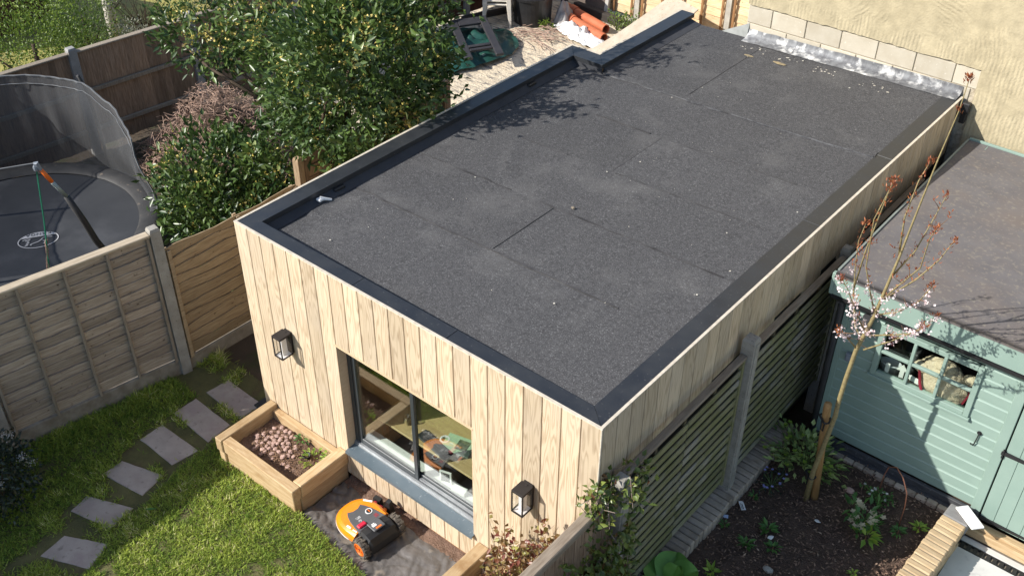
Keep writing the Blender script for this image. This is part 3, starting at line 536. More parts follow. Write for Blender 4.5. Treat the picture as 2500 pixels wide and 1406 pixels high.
g = G(); g.cbox(-0.21, 0.21, -0.06, 0.06, 0, 0.02, 0.004); ob('case', g, BLACK, b)
for r in range(4): g = G(); g.box(-0.2, 0.2, -0.052 + r * 0.027, -0.032 + r * 0.027, 0.0205, 0.024); ob('key_row', g, DGREY, b)
b = thing('white_picture_frame', 'small white frame propped on the inner window sill', 'picture frame', (2.32, 0.245, 0.572), 0.3)
g = G(); g.box(-0.06, 0.06, -0.006, 0.006, 0, 0.015); g.box(-0.06, 0.06, -0.006, 0.006, 0.135, 0.15); g.box(-0.06, -0.045, -0.006, 0.006, 0.0152, 0.1348); g.box(0.045, 0.06, -0.006, 0.006, 0.0152, 0.1348); ob('frame', g, WHITE, b); g = G(); g.box(-0.044, 0.044, -0.001, 0.004, 0.016, 0.134); ob('backing', g, DGREY, b)
b = thing('white_card_box', 'low white box on the inner window sill next to the frame', 'box', (2.50, 0.235, 0.572), 0.2); g = G(); g.cbox(-0.07, 0.07, -0.03, 0.03, 0, 0.05, 0.003); ob('box_body', g, WHITE, b)
g = G(); g.box(-0.072, 0.072, -0.032, 0.032, 0.0505, 0.056); ob('box_lid', g, WHITE, b)
b = thing('drinking_glass', 'clear tumbler on the desk behind the left window pane', 'glass', (1.62, 0.46, 0.727)); g = G(); g.lathe([(0.030, 0), (0.036, 0.10), (0.033, 0.10), (0.028, 0.006)], 16); ob('tumbler', g, glassmat('tumbler_glass', mul=2.5), b, smooth=True)
b = thing('tape_roll', 'white ring of tape lying on the desk', 'tape', (2.05, 0.53, 0.728)); g = G(); g.lathe([(0.05, 0), (0.05, 0.02), (0.034, 0.02), (0.034, 0)], 20, cap=False); ob('ring', g, WHITE, b)

# ------------------------------------------------------------------ wall lanterns
def lantern(x, z, label):
    t = thing('wall_lantern', label, 'wall lamp', (x, 0, z), group='wall lanterns on the garden room front')
    w_, d0, d1, h = 0.059, -0.158, -0.024, 0.25
    g = G(); g.cbox(-w_, w_, d0, d1, h - 0.022, h, 0.002); g.cbox(-0.012, 0.012, -0.05, -0.03, h + .0005, h + 0.004, 0.001); ob('top_cap', g, LBLK, t)
    g = G(); g.cbox(-w_ * .8, w_ * .8, d1 + .0005, -0.0005, 0.0, h - 0.002, 0.002); ob('back_plate', g, LBLK, t)
    for sx in (-1, 1):
        for y in (d0, d1 - 0.010):
            g = G(); a = sx * w_; g.box(min(a, a - sx * 0.010), max(a, a - sx * 0.010), y, y + 0.010, 0.0122, h - 0.0222); ob('corner_bar', g, LBLK, t)
    g = G(); g.box(-w_, w_, d0, d0 + 0.01, 0, 0.012); g.box(-w_, w_, d1 - 0.01, d1, 0, 0.012); g.box(-w_, -w_ + 0.01, d0 + .0102, d1 - .0102, 0, 0.012); g.box(w_ - 0.01, w_, d0 + .0102, d1 - .0102, 0, 0.012); ob('base_frame', g, LBLK, t)
    g = G(); g.box(-w_ + 0.0102, w_ - 0.0102, d0 + 0.0102, d1 - 0.0102, 0.002, 0.008); ob('base_plate', g, WHITE, t)
    g = G(); g.box(-0.018, 0.018, d0 + 0.045, d1 - 0.03, 0.0085, h - 0.0225); ob('diffuser', g, WHITE, t)
    LG = glassmat('lantern_glass', (0.97, 0.97, 0.97), 1.4)
    g = G(); g.box(-w_ + 0.0105, w_ - 0.0105, d0 + 0.003, d0 + 0.005, 0.0125, h - 0.0225); ob('pane', g, LG, t)
    for sx in (-1, 1): g = G(); a = sx * (w_ - 0.004); g.box(a - 0.001, a + 0.001, d0 + 0.0105, d1 - 0.0105, 0.0125, h - 0.0225); ob('pane', g, LG, t)
lantern(0.584, 1.385, 'dark box lantern on the boards above the stone-filled timber planter')
lantern(3.498, 1.365, 'dark box lantern on the boards between the window and the right corner')

# ------------------------------------------------------------------ timber planter with stones
pl = thing('timber_planter', 'L-built raised planter of new timber sleepers under the left lantern', 'planter', (0, 0, 0))
for x0, x1, y0, y1, z0, z1, m in ((0.202, 1.24, -0.70, -0.60, 0.302, 0.458, SLEEP), (0.21, 1.215, -0.682, -0.60, 0.08, 0.292, SLEEP), (0.10, 0.20, -0.715, -0.004, 0.302, 0.463, SLEEPV), (0.108, 0.195, -0.70, -0.004, 0.08, 0.297, SLEEPV),
                                  (1.13, 1.243, -0.598, -0.004, 0.304, 0.461, SLEEPV), (1.135, 1.222, -0.598, -0.004, 0.08, 0.293, SLEEPV), (0.202, 1.128, -0.075, -0.004, 0.20, 0.415, SLEEP)):
    g = G(); g.cbox(x0, x1, y0, y1, z0, z1, 0.007); ob('sleeper', g, m, pl)
g = G(); g.grid(26, 18, lambda u, v: (0.2 + 0.93 * u, -0.60 + 0.53 * v, 0.31 + 0.035 * sin(pi * u) * sin(pi * v) + 0.02 * nz(u * 9, v * 6) + 0.012 * nz(u * 30, v * 20))); ob('soil', g, SOIL, pl, smooth=True)
me_p = []
for k in range(6):
    g = G(); g.ball((0, 0, 0), (random.uniform(.024, .034), random.uniform(.018, .026), random.uniform(.013, .019)), 7, 5, 0.22); me_p.append(g.mesh('pebble'))
pts = []
tries = 0
while len(pts) < 52 and tries < 4000:
    tries += 1; x = random.gauss(0.54, 0.115); y = random.gauss(-0.305, 0.072)
    if not (0.25 < x < 1.05 and -0.56 < y < -0.12): continue
    if all((x - a) ** 2 + (y - b_) ** 2 > 0.041 ** 2 for a, b_ in pts): pts.append((x, y))
for i, (x, y) in enumerate(pts):
    ob('pebble', me_p[i % 6], PEB, loc=(x, y, 0.31 + 0.035 * sin(pi * (x - .2) / .93) * sin(pi * (y + .60) / .53) + 0.02 * nz((x - .2) / .93 * 9, (y + .60) / .53 * 6) + 0.013), rot=(random.uniform(-.2, .2), random.uniform(-.2, .2), random.uniform(0, 6)),
       label='pinkish brown stone in the patch of stones inside the timber planter', cat='stone', group='stones in the timber planter')
def rosette(name, label, cat, loc, n, r, ln, wd, m, up=0.5, group=None, tiers=1, zj=0.02, part='leaves'):
    t = thing(name, label, cat, loc, group=group); a = rng.random(n) * 2 * pi; q = rng.random(n) ** 0.5
    P = np.stack([np.cos(a) * q * r, np.sin(a) * q * r, rng.random(n) * zj * 2 + 0.01], 1); el = up * (1.2 - q) + rng.normal(size=n) * 0.15
    D = np.stack([np.cos(a), np.sin(a), np.tan(np.clip(el, -1, 1.3))], 1); N_ = np.stack([-np.cos(a) * 0.3, -np.sin(a) * 0.3, np.ones(n)], 1) + rng.normal(size=(n, 3)) * 0.25
    leaves(part, P, D, N_, ln * (0.6 + 0.6 * rng.random(n)), wd * (0.7 + 0.5 * rng.random(n)), m, t)
    g = G(); g.tube([(0, 0, -0.02), (0, 0, zj + 0.02)], [0.006, 0.004], 5); ob('stem', g, TWIG, t); return t
rosette('seedling_plant', 'small bright green plant by the back edge of the timber planter', 'plant', (0.70, -0.115, 0.33), 30, 0.05, 0.06, 0.022, MIDG)
rosette('trailing_plant', 'yellow-green feathery plant beside the black pot in the planter corner', 'plant', (0.99, -0.22, 0.33), 90, 0.12, 0.05, 0.016, LIME, 0.6, zj=0.03)
t = thing('black_plant_pot', 'small black pot sunk in the planter soil', 'plant pot', (0.90, -0.24, 0.305)); g = G(); g.lathe([(0.03, 0), (0.04, 0.06), (0.043, 0.06), (0.043, 0.068), (0.036, 0.068), (0.030, 0.02)], 16); ob('pot', g, BLACK, t, smooth=True)
g = G(); g.lathe([(0.001, 0.03), (0.033, 0.03)], 12, cap=False); ob('pot_soil', g, EARTH, t)
P, O, vv = clump_crown((0.66, -0.34, 0.33), (0.42, 0.21, 0.02), 300, 3, 0.03, shell=0.1); leaves('leaf_litter', P * [1, 1, 0] + [0, 0, 0.34] + rng.random((len(P), 3)) * [0, 0, 0.02], rng.normal(size=P.shape) * [1, 1, .2], np.tile([0, 0, 1.], (len(P), 1)) + rng.normal(size=P.shape) * .4, 0.022, 0.012, BROWNL, label='scattered dry bark and leaf litter in the timber planter', cat='leaf litter', kind='stuff')
# right-hand planter: one sleeper end on to the wall, one under the boards, dry vine debris
pr_ = thing('sleeper_edging', 'timber sleeper running out from the wall right of the window', 'planter', (0, 0, 0))
for i, (z0, z1) in enumerate(((0.302, 0.462), (0.06, 0.298))): g = G(); g.cbox(2.945 + .003 * i, 3.075 - .003 * i, -1.75, -0.004, z0, z1, 0.008); ob('sleeper', g, SLEEPV, pr_)
g = G(); g.cbox(3.077, 4.13, -0.085, -0.004, 0.13, 0.36, 0.006); ob('sleeper', g, SLEEP, pr_)
g = G(); g.grid(20, 20, lambda u, v: (3.075 + 1.06 * u, -1.75 + 1.67 * v, 0.24 + 0.03 * nz(u * 8, v * 10))); ob('soil', g, SOIL, pr_, smooth=True)
g = G()
for k in range(220):
    x, y = random.uniform(3.09, 3.7), random.uniform(-1.2, -0.1); a = random.uniform(0, 6.3); ln = random.uniform(.05, .2); z = 0.27 + random.uniform(0, .05)
    g.tube([(x, y, z), (x + cos(a) * ln * .5, y + sin(a) * ln * .5, z + random.uniform(.0, .05)), (x + cos(a + .7) * ln, y + sin(a + .7) * ln, z + random.uniform(-.02, .03))], [.003, .0025, .0015], 3)
ob('dry_stems', g, DRYT, label='tangle of dry brown stems in the bed right of the sleeper', cat='dry stems', kind='stuff')

# ------------------------------------------------------------------ stepping stones
ST = [('stepping stone nearest the garden room, reddish grey slab', [(-0.95, -0.11), (-0.93, 0.17), (-0.33, 0.16), (-0.34, -0.14)]), ('second stepping stone from the garden room, reddish slab beside the planter end', [(-0.95, -0.54), (-0.955, -0.245), (-0.345, -0.265), (-0.315, -0.57)]),
      ('third stepping stone from the garden room, straight beside the planter', [(-0.885, -1.0), (-0.895, -0.725), (-0.295, -0.71), (-0.33, -1.005)]), ('fourth stepping stone from the garden room, grey slab turned slightly', [(-0.755, -1.53), (-0.765, -1.30), (-0.28, -1.145), (-0.21, -1.44)]),
      ('fifth stepping stone from the garden room, turned and edged by grass', [(-0.57, -2.0), (-0.62, -1.79), (-0.14, -1.59), (-0.09, -1.88)]), ('last stepping stone, pale grey slab nearest the white-flowered shrub', [(-0.30, -2.48), (-0.345, -2.205), (0.06, -1.995), (0.175, -2.275)])]
ST = [(lab, [LIFT(*q) for q in p]) for lab, p in ST]
for lab, p in ST:
    cx = sum(q[0] for q in p) / 4; cy = sum(q[1] for q in p) / 4; pp = []
    for i in range(4):
        a, b_ = p[i], p[(i + 1) % 4]
        for t in range(6): x, y = lerp(a[0], b_[0], t / 6), lerp(a[1], b_[1], t / 6); pp.append((x - cx + 0.006 * nz(x * 25, y * 25), y - cy + 0.006 * nz(x * 25, y * 25, 5)))
    g = G(); g.loft([[(x, y, -0.03) for x, y in pp], [(x, y, 0.007) for x, y in pp], [(x * .985, y * .97, 0.011) for x, y in pp]]); ob('stepping_stone', g, STONE, loc=(cx, cy, LZ), label=lab, cat='stepping stone', group='stepping stones across the lawn')
g = G(); g.cbox(-0.24, -0.03, 0.0, 0.45, 0.10, 0.178, 0.004); ob('slate_slab', g, SLATE, label='dark slate slab against the left corner of the garden room', cat='slab')

# ------------------------------------------------------------------ grass
def inpoly(P, poly):
    x, y = P[:, 0], P[:, 1]; r = np.zeros(len(P), bool); j = len(poly) - 1
    for i in range(len(poly)):
        xi, yi = poly[i]; xj, yj = poly[j]
        c = ((yi > y) != (yj > y)) & (x < (xj - xi) * (y - yi) / (yj - yi + 1e-12) + xi); r ^= c; j = i
    return r
n = 190000
P = np.stack([rng.uniform(-1.85, 3.0, n), rng.uniform(-3.6, 0.35, n), np.full(n, LZ)], 1)
ok = inpoly(P, LAWN)
for lab, p in ST: ok &= ~inpoly(P, [(x * .95 + .05 * sum(q[0] for q in p) / 4, y * .93 + .07 * sum(q[1] for q in p) / 4) for x, y in p])
P = P[ok]
pat = np.array([0.6 * nz(a * 2.4, b_ * 2.4, 1) + 0.5 * nz(a * 6, b_ * 6, 2) + 0.25 * nz(a * 14, b_ * 14, 6) for a, b_, _ in P])
path = np.abs(P[:, 0] - np.interp(P[:, 1], [-2.5, -1.9, -1.0, 0.3], [0.04, -0.2, -0.45, -0.5])) < 0.34    # worn strip between the stones
bare = np.where(path, 0.06, -0.34); bare = np.where(path & (P[:, 1] > -1.15), 0.28, bare); bare = np.where(P[:, 1] > -0.3, 0.28, bare)
ok = (pat + rng.normal(size=len(P)) * 0.10 > bare); P = P[ok]; pat = pat[ok]; n = len(P)
tall = np.clip(1 - np.abs(P[:, 0] - np.interp(P[:, 1], [-2.0, -0.12], [-1.45, -1.14])) / 0.35, 0, 1)      # longer along the fence foot
a = rng.random(n) * 2 * pi; lean = rng.uniform(0.4, 2.4, n)
D = np.stack([np.cos(a) * lean, np.sin(a) * lean, np.ones(n)], 1)
leaves('grass', P, D, np.stack([rng.normal(size=n) * .5, rng.normal(size=n) * .5, np.ones(n)], 1), (0.028 + 0.042 * rng.random(n)) * (1 + 0.8 * tall) * (1 + 0.6 * np.clip(pat, 0, 1)), 0.0048 + 0.0042 * rng.random(n), GRASS, var=np.clip(0.36 + 0.75 * pat + 0.22 * rng.normal(size=n) + (P[:, 0] > 0.1) * 0.08, 0, 1), fold=0.15, label='short tufty grass of the lawn between fence and planter', cat='grass', kind='stuff')
t = thing('fallen_leaf', 'single long green leaf lying on the shaded lawn', 'leaf', (0.12, -1.60, 0.19), 0.6); leaves('blade', [(0, 0, 0)], np.array([[1, 0.1, 0.1]]), np.array([[0, 0, 1.]]), 0.13, 0.035, MIDG, t, fold=.1, var=np.array([.6]))

# ------------------------------------------------------------------ weed membrane under the mower
def ztarp(x, y): return 0.012 + 0.040 * abs(nz(x * 4 + 2 * nz(x * 2, y * 2), y * 3)) + 0.020 * abs(nz(x * 11 + y * 4, y * 6, 5)) + .006 * abs(nz(x * 28, y * 22, 2))
TP = [(1.32, -0.60), (1.30, -0.02), (2.94, -0.02), (2.94, -0.90), (2.25, -0.70)]
g = G(); g.grid(130, 60, lambda u, v: (1.245 + 1.698 * u, lerp(-0.66 - 0.30 * u + 0.03 * nz(u * 9), -0.10 + 0.03 * nz(u * 7, 4), v), ztarp(1.3 + 1.64 * u, v) + 0.086)); ob('weed_membrane', g, TARP, smooth=True, label='crumpled black weed membrane under the robot mower', cat='membrane')
g = G(); g.grid(50, 8, lambda u, v: (1.245 + 1.698 * u, lerp(-0.12, 0.04, v), 0.096 + 0.02 * v + 0.022 * abs(nz(u * 40, v * 6)) + 0.012 * nz(u * 90, v * 14))); ob('gravel_strip', g, SOIL, smooth=True, kind='structure')

# ------------------------------------------------------------------ robot mower
mw = thing('robot_mower', 'orange and black robot lawnmower parked on the weed membrane', 'robot mower', (1.858, -0.378, 0.115), pi - 0.10)
def outline(L0, Lr, W, n=28, sq=2.4):     # front at +x, squared rear
    p = []
    for k in range(n + 1):
        t = -pi / 2 + pi * k / n; p.append((Lr + (L0 - Lr) * abs(cos(t)) ** (2 / sq), W * (1 if sin(t) > 0 else -1) * abs(sin(t)) ** (2 / sq)))
    return p
def body(rings, name, m, parent, x_rear, smooth=False):
    g = G(); R = []
    for L0, Lr, W, xr, z, tilt in rings:
        o = outline(L0, Lr, W) + [(xr, W * .96), (xr, -W * .96)]; R.append([(x, y, z + tilt * x) for x, y in o])
    g.loft(R); return ob(name, g, m, parent, smooth=smooth)
body([(0.285, 0.02, 0.20, -0.25, 0.045, 0), (0.295, 0.02, 0.215, -0.26, 0.07, 0), (0.29, 0.02, 0.212, -0.26, 0.10, 0)], 'chassis', PANEL, mw, -.26)
body([(0.300, 0.03, 0.222, -0.02, 0.060, 0), (0.303, 0.03, 0.225, -0.02, 0.078, 0)], 'skirt', WHITE, mw, -.1)
body([(0.300, 0.03, 0.222, -0.08, 0.0795, 0), (0.298, 0.03, 0.222, -0.09, 0.115, -.02), (0.280, 0.03, 0.208, -0.10, 0.150, -.05), (0.245, 0.03, 0.180, -0.10, 0.170, -.08)], 'orange_shell', ORANGE, mw, -.1)
g = G(); T = lambda x: 0.174 - 0.085 * x
pan = [(0.17, 0.075), (0.13, 0.10), (0.06, 0.125), (-0.02, 0.14), (-0.12, 0.155), (-0.12, -0.155), (-0.02, -0.14), (0.06, -0.125), (0.13, -0.10), (0.17, -0.075), (0.145, -0.03), (0.145, 0.03)]
g.loft([[(x, y, T(x) - 0.03) for x, y in pan], [(x, y, T(x) + 0.002) for x, y in pan], [(x * .985, y * .97, T(x) + 0.005) for x, y in pan]]); ob('top_panel', g, PANEL, mw)
g = G(); rr = []
for xx, zt, wv_ in ((-0.09, 0.182, 0.165), (-0.13, 0.215, 0.175), (-0.20, 0.222, 0.180), (-0.26, 0.200, 0.178), (-0.30, 0.14, 0.165), (-0.305, 0.07, 0.155)):
    rr.append([(xx, -wv_, 0.06), (xx, -wv_, zt * .72), (xx, -wv_ * .78, zt * .97), (xx, 0, zt), (xx, wv_ * .78, zt * .97), (xx, wv_, zt * .72), (xx, wv_, 0.06)])
g.loft(rr); ob('rear_cover', g, BLACK, mw)
g = G(); g.cbox(-0.235, -0.115, -0.065, 0.065, 0.2245, 0.238, 0.008); ob('battery_lid', g, PANEL, mw)
g = G(); g.box(-0.19, -0.165, 0.0, 0.045, 0.2385, 0.2395); g.box(-0.16, -0.15, 0.005, 0.04, 0.2385, 0.2395); ob('lid_marking', g, WHITE, mw)
g = G(); g.box(-0.225, -0.205, -0.03, 0.03, 0.2385, 0.2400); ob('lid_catch', g, ORANGE2, mw)
g = G(); g.cbox(-0.085, -0.035, 0.035, 0.125, T(-.06) + 0.003, T(-.06) + 0.026, 0.008); ob('stop_button', g, RED, mw)
g = G(); g.lathe([(0.034, 0), (0.034, 0.008), (0.026, 0.008), (0.026, 0.002)], 24, cap=False, c=(0.035, -0.075, T(.035) + 0.005)); ob('dial_ring', g, WHITE, mw, smooth=False)
g = G(); g.lathe([(0.026, 0), (0.026, 0.008), (0.020, 0.011)], 20, c=(0.035, -0.075, T(.035) + 0.004)); ob('dial_knob', g, BLACK, mw)
g = G(); g.box(0.018, 0.052, -0.080, -0.071, T(.035) + 0.0155, T(.035) + 0.018); ob('dial_pointer', g, ORANGE2, mw)
g = G(); g.box(-0.075, -0.03, -0.11, -0.075, T(-.03) + 0.006, T(-.075) + 0.0065); ob('red_label', g, mat('red_label', (0.40, 0.05, 0.06), (0.08, 0.06, 0.065), scale=60, rough=0.5), mw)
g = G(); g.lathe([(0.016, 0), (0.016, 0.004), (0.009, 0.004)], 16, c=(-0.005, 0.055, T(0) + 0.005)); g.box(0.02, 0.055, 0.02, 0.07, T(.05) + 0.006, T(.05) + 0.0068); ob('panel_marking', g, mat('pale_print', (0.62, 0.62, 0.62), (0.10, 0.10, 0.10), scale=50, rough=0.5), mw)
for y, xx in ((-0.155, 0.155), (0.17, 0.02), (0.165, -0.06)):
    g = G(); a = 0.55 if y < 0 else -0.12; dx, dy = cos(a), sin(a) * (1 if y < 0 else -1); zz = 0.172 - 0.05 * xx
    w1 = 0.045 if y < 0 else 0.026
    g.add([(xx - dx * w1 - dy * .008, y - dy * w1 + dx * .008, zz - .012), (xx + dx * w1 - dy * .008, y + dy * w1 + dx * .008, zz - .016), (xx + dx * w1 + dy * .008, y + dy * w1 - dx * .008, zz - .010), (xx - dx * w1 + dy * .008, y - dy * w1 - dx * .008, zz - .006)], [(0, 1, 2, 3)])
    g.V = [(v[0], v[1], v[2] + 0.012) for v in g.V]; o = len(g.V); g.add([(v[0], v[1], v[2] - 0.02) for v in g.V], [(0, 3, 2, 1)]); ob('shell_marking', g, WHITE, mw)
for sy in (-1, 1):
    wh = bpy.data.objects.new('wheel', None); C.objects.link(wh); wh.parent = mw; wh.location = (-0.205, sy * 0.205, 0.098)
    g = G(); N_ = 40; rings = []
    for y, r in ((-0.032, 0.070), (-0.036, 0.088), (-0.020, 0.098), (0.020, 0.098), (0.036, 0.088), (0.032, 0.070)):
        rings.append([((r + (0.006 if (k // 2) % 2 and abs(y) < .03 else 0)) * cos(2 * pi * k / N_), y, (r + (0.006 if (k // 2) % 2 and abs(y) < .03 else 0)) * sin(2 * pi * k / N_)) for k in range(N_)])
    g.loft(rings, False, False); 
    for j in range(20):
        a = 2 * pi * (j + .5) / 20; s_ = -1 if j % 2 else 1; cx_, cz_ = 0.101 * cos(a), 0.101 * sin(a); tx, tz = -sin(a), cos(a)
        g.add([(cx_ + tx * .009 * q + cos(a) * e, yy, cz_ + tz * .009 * q + sin(a) * e) for yy in (s_ * -.002, s_ * .034) for q, e in ((-1, -.006), (1, -.006), (1, .006), (-1, .006))], [(0, 1, 2, 3), (4, 5, 6, 7), (0, 1, 5, 4), (1, 2, 6, 5), (2, 3, 7, 6), (3, 0, 4, 7)])
    ob('tyre', g, TYRE, wh)
    g = G(); g.loft([[(r * cos(2 * pi * k / 30), y, r * sin(2 * pi * k / 30)) for k in range(30)] for r, y in ((0.0695, -.03), (0.0695, .03), (0.058, .034), (0.052, 0.024), (0.052, -.024), (0.058, -.034), (0.0695, -.03))], False, False)
    for j in range(5):
        a = 2 * pi * j / 5 + .3; ax, az = cos(a), sin(a)
        g.add([(ax * r - az * q, y, az * r + ax * q) for y in (sy * .012, sy * .026) for r, q in ((.01, -.009), (.055, -.012), (.055, .012), (.01, .009))], [(0, 1, 2, 3), (4, 5, 6, 7), (0, 1, 5, 4), (1, 2, 6, 5), (2, 3, 7, 6), (3, 0, 4, 7)])
    ob('rim', g, ORANGE2, wh)
    g = G(); g.loft([[(r * cos(2 * pi * k / 24), sy * y, r * sin(2 * pi * k / 24)) for k in range(24)] for r, y in ((.052, .004), (.052, .010), (.012, .011), (.012, .028))]); ob('hub', g, BLACK, wh)
for sy in (-1, 1): g = G(); g.lathe([(.02, -.015), (.028, -.008), (.028, .008), (.02, .015)], 16); ob('caster', g, BLACK, mw, loc=(0.2, sy * .1, .03), rot=(pi / 2, 0, 0))
dk = thing('charging_dock', 'black charging dock with red contacts between mower and garden room wall', 'charging dock', (1.80, -0.105, 0.12), 0.12)
g = G(); g.cbox(-0.10, 0.12, -0.03, 0.05, 0.0, 0.035, 0.006); ob('base', g, BLACK, dk)
g = G(); g.loft([[(-.10, -.02, .0355), (-.02, -.02, .0355), (-.02, .04, .0355), (-.10, .04, .0355)], [(-.10, -.01, .12), (-.02, -.01, .12), (-.02, .035, .12), (-.10, .035, .12)]]); g.loft([[(.05, -.025, .0355), (.115, -.025, .0355), (.115, .04, .0355), (.05, .04, .0355)], [(.06, -.015, .16), (.105, -.015, .16), (.10, .03, .17), (.06, .03, .17)]]); ob('tower', g, BLACK, dk)
g = G(); g.cbox(-0.06, -0.03, -0.065, -0.031, 0.10, 0.125, 0.004); g.cbox(0.0, 0.04, -0.06, -0.031, 0.085, 0.11, 0.004); ob('contact', g, RED, dk); g = G(); g.cbox(0.05, 0.085, -0.07, -0.031, 0.075, 0.10, 0.004); ob('release_clip', g, ORANGE2, dk)

# ------------------------------------------------------------------ fences
def slat_mesh(Ln, h, seed, wav=0.024, th=0.010, tilt=0.022, nseg=14, bow=0.014):
    g = G(); rings = []
    for i in range(nseg + 1):
        x = Ln * i / nseg; lo_ = wav * (nz(x * 2.3, seed) + .5 * nz(x * 7, seed)) ; hi_ = h; b = bow * nz(x * 1.3, seed + 50)
        rings.append([(x, b * .5, 0), (x, -tilt + b, hi_ + lo_), (x, -tilt + th + b, hi_ + lo_), (x, th + b * .5, 0)])
    g.loft(rings); return g.mesh('slat')
def lap_panel(label, p0, p1, z0, z1, nslat, bats, ms, mb, mc, group=None, bw=0.045, wav=0.020, tilt=0.020, capz=0.03, gravel=None, cat='fence panel'):
    v = Vector((p1[0] - p0[0], p1[1] - p0[1])); Ln = v.length; t = thing('fence_panel', label, cat, (p0[0], p0[1], 0), atan2(v.y, v.x), group)
    pitch = (z1 - z0) / nslat; var = [slat_mesh(Ln, pitch * 1.22, s_ * 3.7 + p0[1] + z1, wav, tilt=tilt) for s_ in range(6)]
    for k in range(nslat): ob('slat', var[(k * 5 + k // 6) % 6], ms, t, loc=(0, 0, z0 + k * pitch))
    for i, b in enumerate(bats):
        x = b * Ln; g = G(); g.cbox(x - bw / 2, x + bw / 2, -0.052, -0.0305, z0 - 0.01, z1 + 0.01, 0.003); ob('batten', g, mb, t)
        g = G(); g.cbox(x - bw / 2, x + bw / 2, 0.020, 0.042, z0 - 0.01, z1 + 0.01, 0.003); ob('batten', g, mb, t)
    if mc: g = G(); g.cbox(0.0, Ln, -0.056, 0.046, z1 + 0.012, z1 + 0.012 + capz, 0.006); ob('cap_rail', g, mc, t)
    if gravel: g = G(); g.cbox(-0.02, Ln + 0.02, -0.025, 0.025, gravel[0], gravel[1], 0.008); ob('gravel_board', g, CONCB, t)
    return t
def post(name, label, x, y, z1, rz, m=CONC, sx=0.055, sy=0.055, group=None, z0=-0.05, cat='fence post', point=True):
    t = thing(name, label, cat, (x, y, 0), rz, group); g = G()
    def ring(z, s_): return [(-sx * s_, -sy * s_, z), (-sx * .35, -sy * s_, z), (sx * .35, -sy * s_, z), (sx * s_, -sy * s_, z), (sx * s_, sy * s_, z), (-sx * s_, sy * s_, z)]
    g.loft([ring(z0, 1), ring(z1 - 0.03, 1), ring(z1, .8)]); ob('shaft', g, m, t)
    g = G(); g.cbox(-sx - .006, -sx + .0, -sy * .5, sy * .5, z0, z1 - .05, .002); g.cbox(sx, sx + .006, -sy * .5, sy * .5, z0, z1 - .05, .002); ob('slot_edge', g, m, t); return t
P1, P2, P3, P4 = LIFT(-1.76, -1.95), LIFT(-1.43, -0.03), LIFT(-1.385, 1.82), LIFT(-1.36, 4.24)
fa = atan2(1.92, 0.33)
def along(a, b, d0, d1):
    v = Vector((b[0] - a[0], b[1] - a[1])); l = v.length; v /= l; return (a[0] + v.x * d0, a[1] + v.y * d0), (b[0] - v.x * d1, b[1] - v.y * d1)
a, b = along(P1, P2, .06, .06); lap_panel('weathered grey overlap fence panel with upright battens left of the stepping stones', a, b, 0.36, 1.955, 14, (0.02, 0.26, 0.51, 0.75, 0.985), WGREY, WBAT, WCAP, gravel=(-0.05, 0.35), bw=.030)
a, b = along(P2, P3, .06, .06); lap_panel('golden brown overlap fence panel running behind the corner of the garden room', a, b, 0.32, 1.72, 11, (0.02, 0.53, 0.985), WBRN, WBRN, None, gravel=(-0.05, 0.31), wav=0.042, tilt=0.026)
a, b = along(P3, P4, .06, .06); lap_panel('dark overlap fence panel mostly hidden behind the bay tree', a, b, 0.25, 1.995, 12, (0.02, 0.5, 0.985), WDARK, WDARK, None)
P0 = LIFT(-2.11, -3.87)  # unseen panel and end post, made taller to shade the lawn
a, b = along(P0, P1, .06, .06); lap_panel('unseen weathered fence panel raised to shade the lawn, nearest the white-flowered shrub', a, b, 0.36, 2.52, 16, (0.02, 0.26, 0.51, 0.75, 0.985), WGREY, WBAT, WCAP, gravel=(-0.05, 0.35))
post('concrete_post', 'concrete fence post between the grey panel and the brown panel', P2[0], P2[1], 2.04, fa)
post('concrete_post', 'concrete fence post behind the white-flowered shrub at the left picture edge', P1[0], P1[1], 1.74, fa)
post('concrete_post', 'unseen concrete fence post raised with its panel beyond the shrub', P0[0], P0[1], 2.57, fa)
post('timber_post', 'sunlit timber fence post poking out of the low bay foliage', P3[0] + .05, P3[1], 2.08, 0.1, mat('tan_post_timber', (0.36, 0.26, 0.165), (0.25, 0.17, 0.10), stretch=(6, 6, 1), rough=0.8), .042, .042)  # tan timber, paler than the dark end post
post('timber_post', 'dark timber fence post at the end of the fence by the sandy yard', P4[0], P4[1] + .0, 2.13, 0.1, WDARK, .06, .06)
# brown closeboard fence behind the trampoline
def close_panel(label, p0, p1, z0, z1, nb, m, rails, cap, group=None):
    v = Vector((p1[0] - p0[0], p1[1] - p0[1])); Ln = v.length; t = thing('closeboard_panel', label, 'fence panel', (p0[0], p0[1], 0), atan2(v.y, v.x), group); w_ = Ln / nb
    g = G(); g.loft([[(0, 0, 0), (w_ * 1.12, -0.012, 0), (w_ * 1.12, -0.002, 0), (0, 0.012, 0)], [(0, 0, z1 - z0), (w_ * 1.12, -0.012, z1 - z0), (w_ * 1.12, -0.002, z1 - z0), (0, 0.012, z1 - z0)]]); me = g.mesh('board')
    for k in range(nb): ob('board', me, m, t, loc=(k * w_ * .995, random.uniform(-.003, .003), z0 + random.uniform(-.008, .008)))
    for z in rails: g = G(); g.cbox(0, Ln, -0.062, -0.018, z - 0.03, z + 0.03, 0.005); ob('rail', g, WBAT, t)
    if cap: g = G(); g.cbox(-0.02, Ln + .02, -0.05, 0.05, z1 + .01, z1 + 0.035, 0.005); ob('cap_rail', g, WBAT, t)
    return t
dv = Vector((0.20, 1.84)); Q = [Vector((-6.52, 2.1)) + dv * k for k in range(-2, 6)]
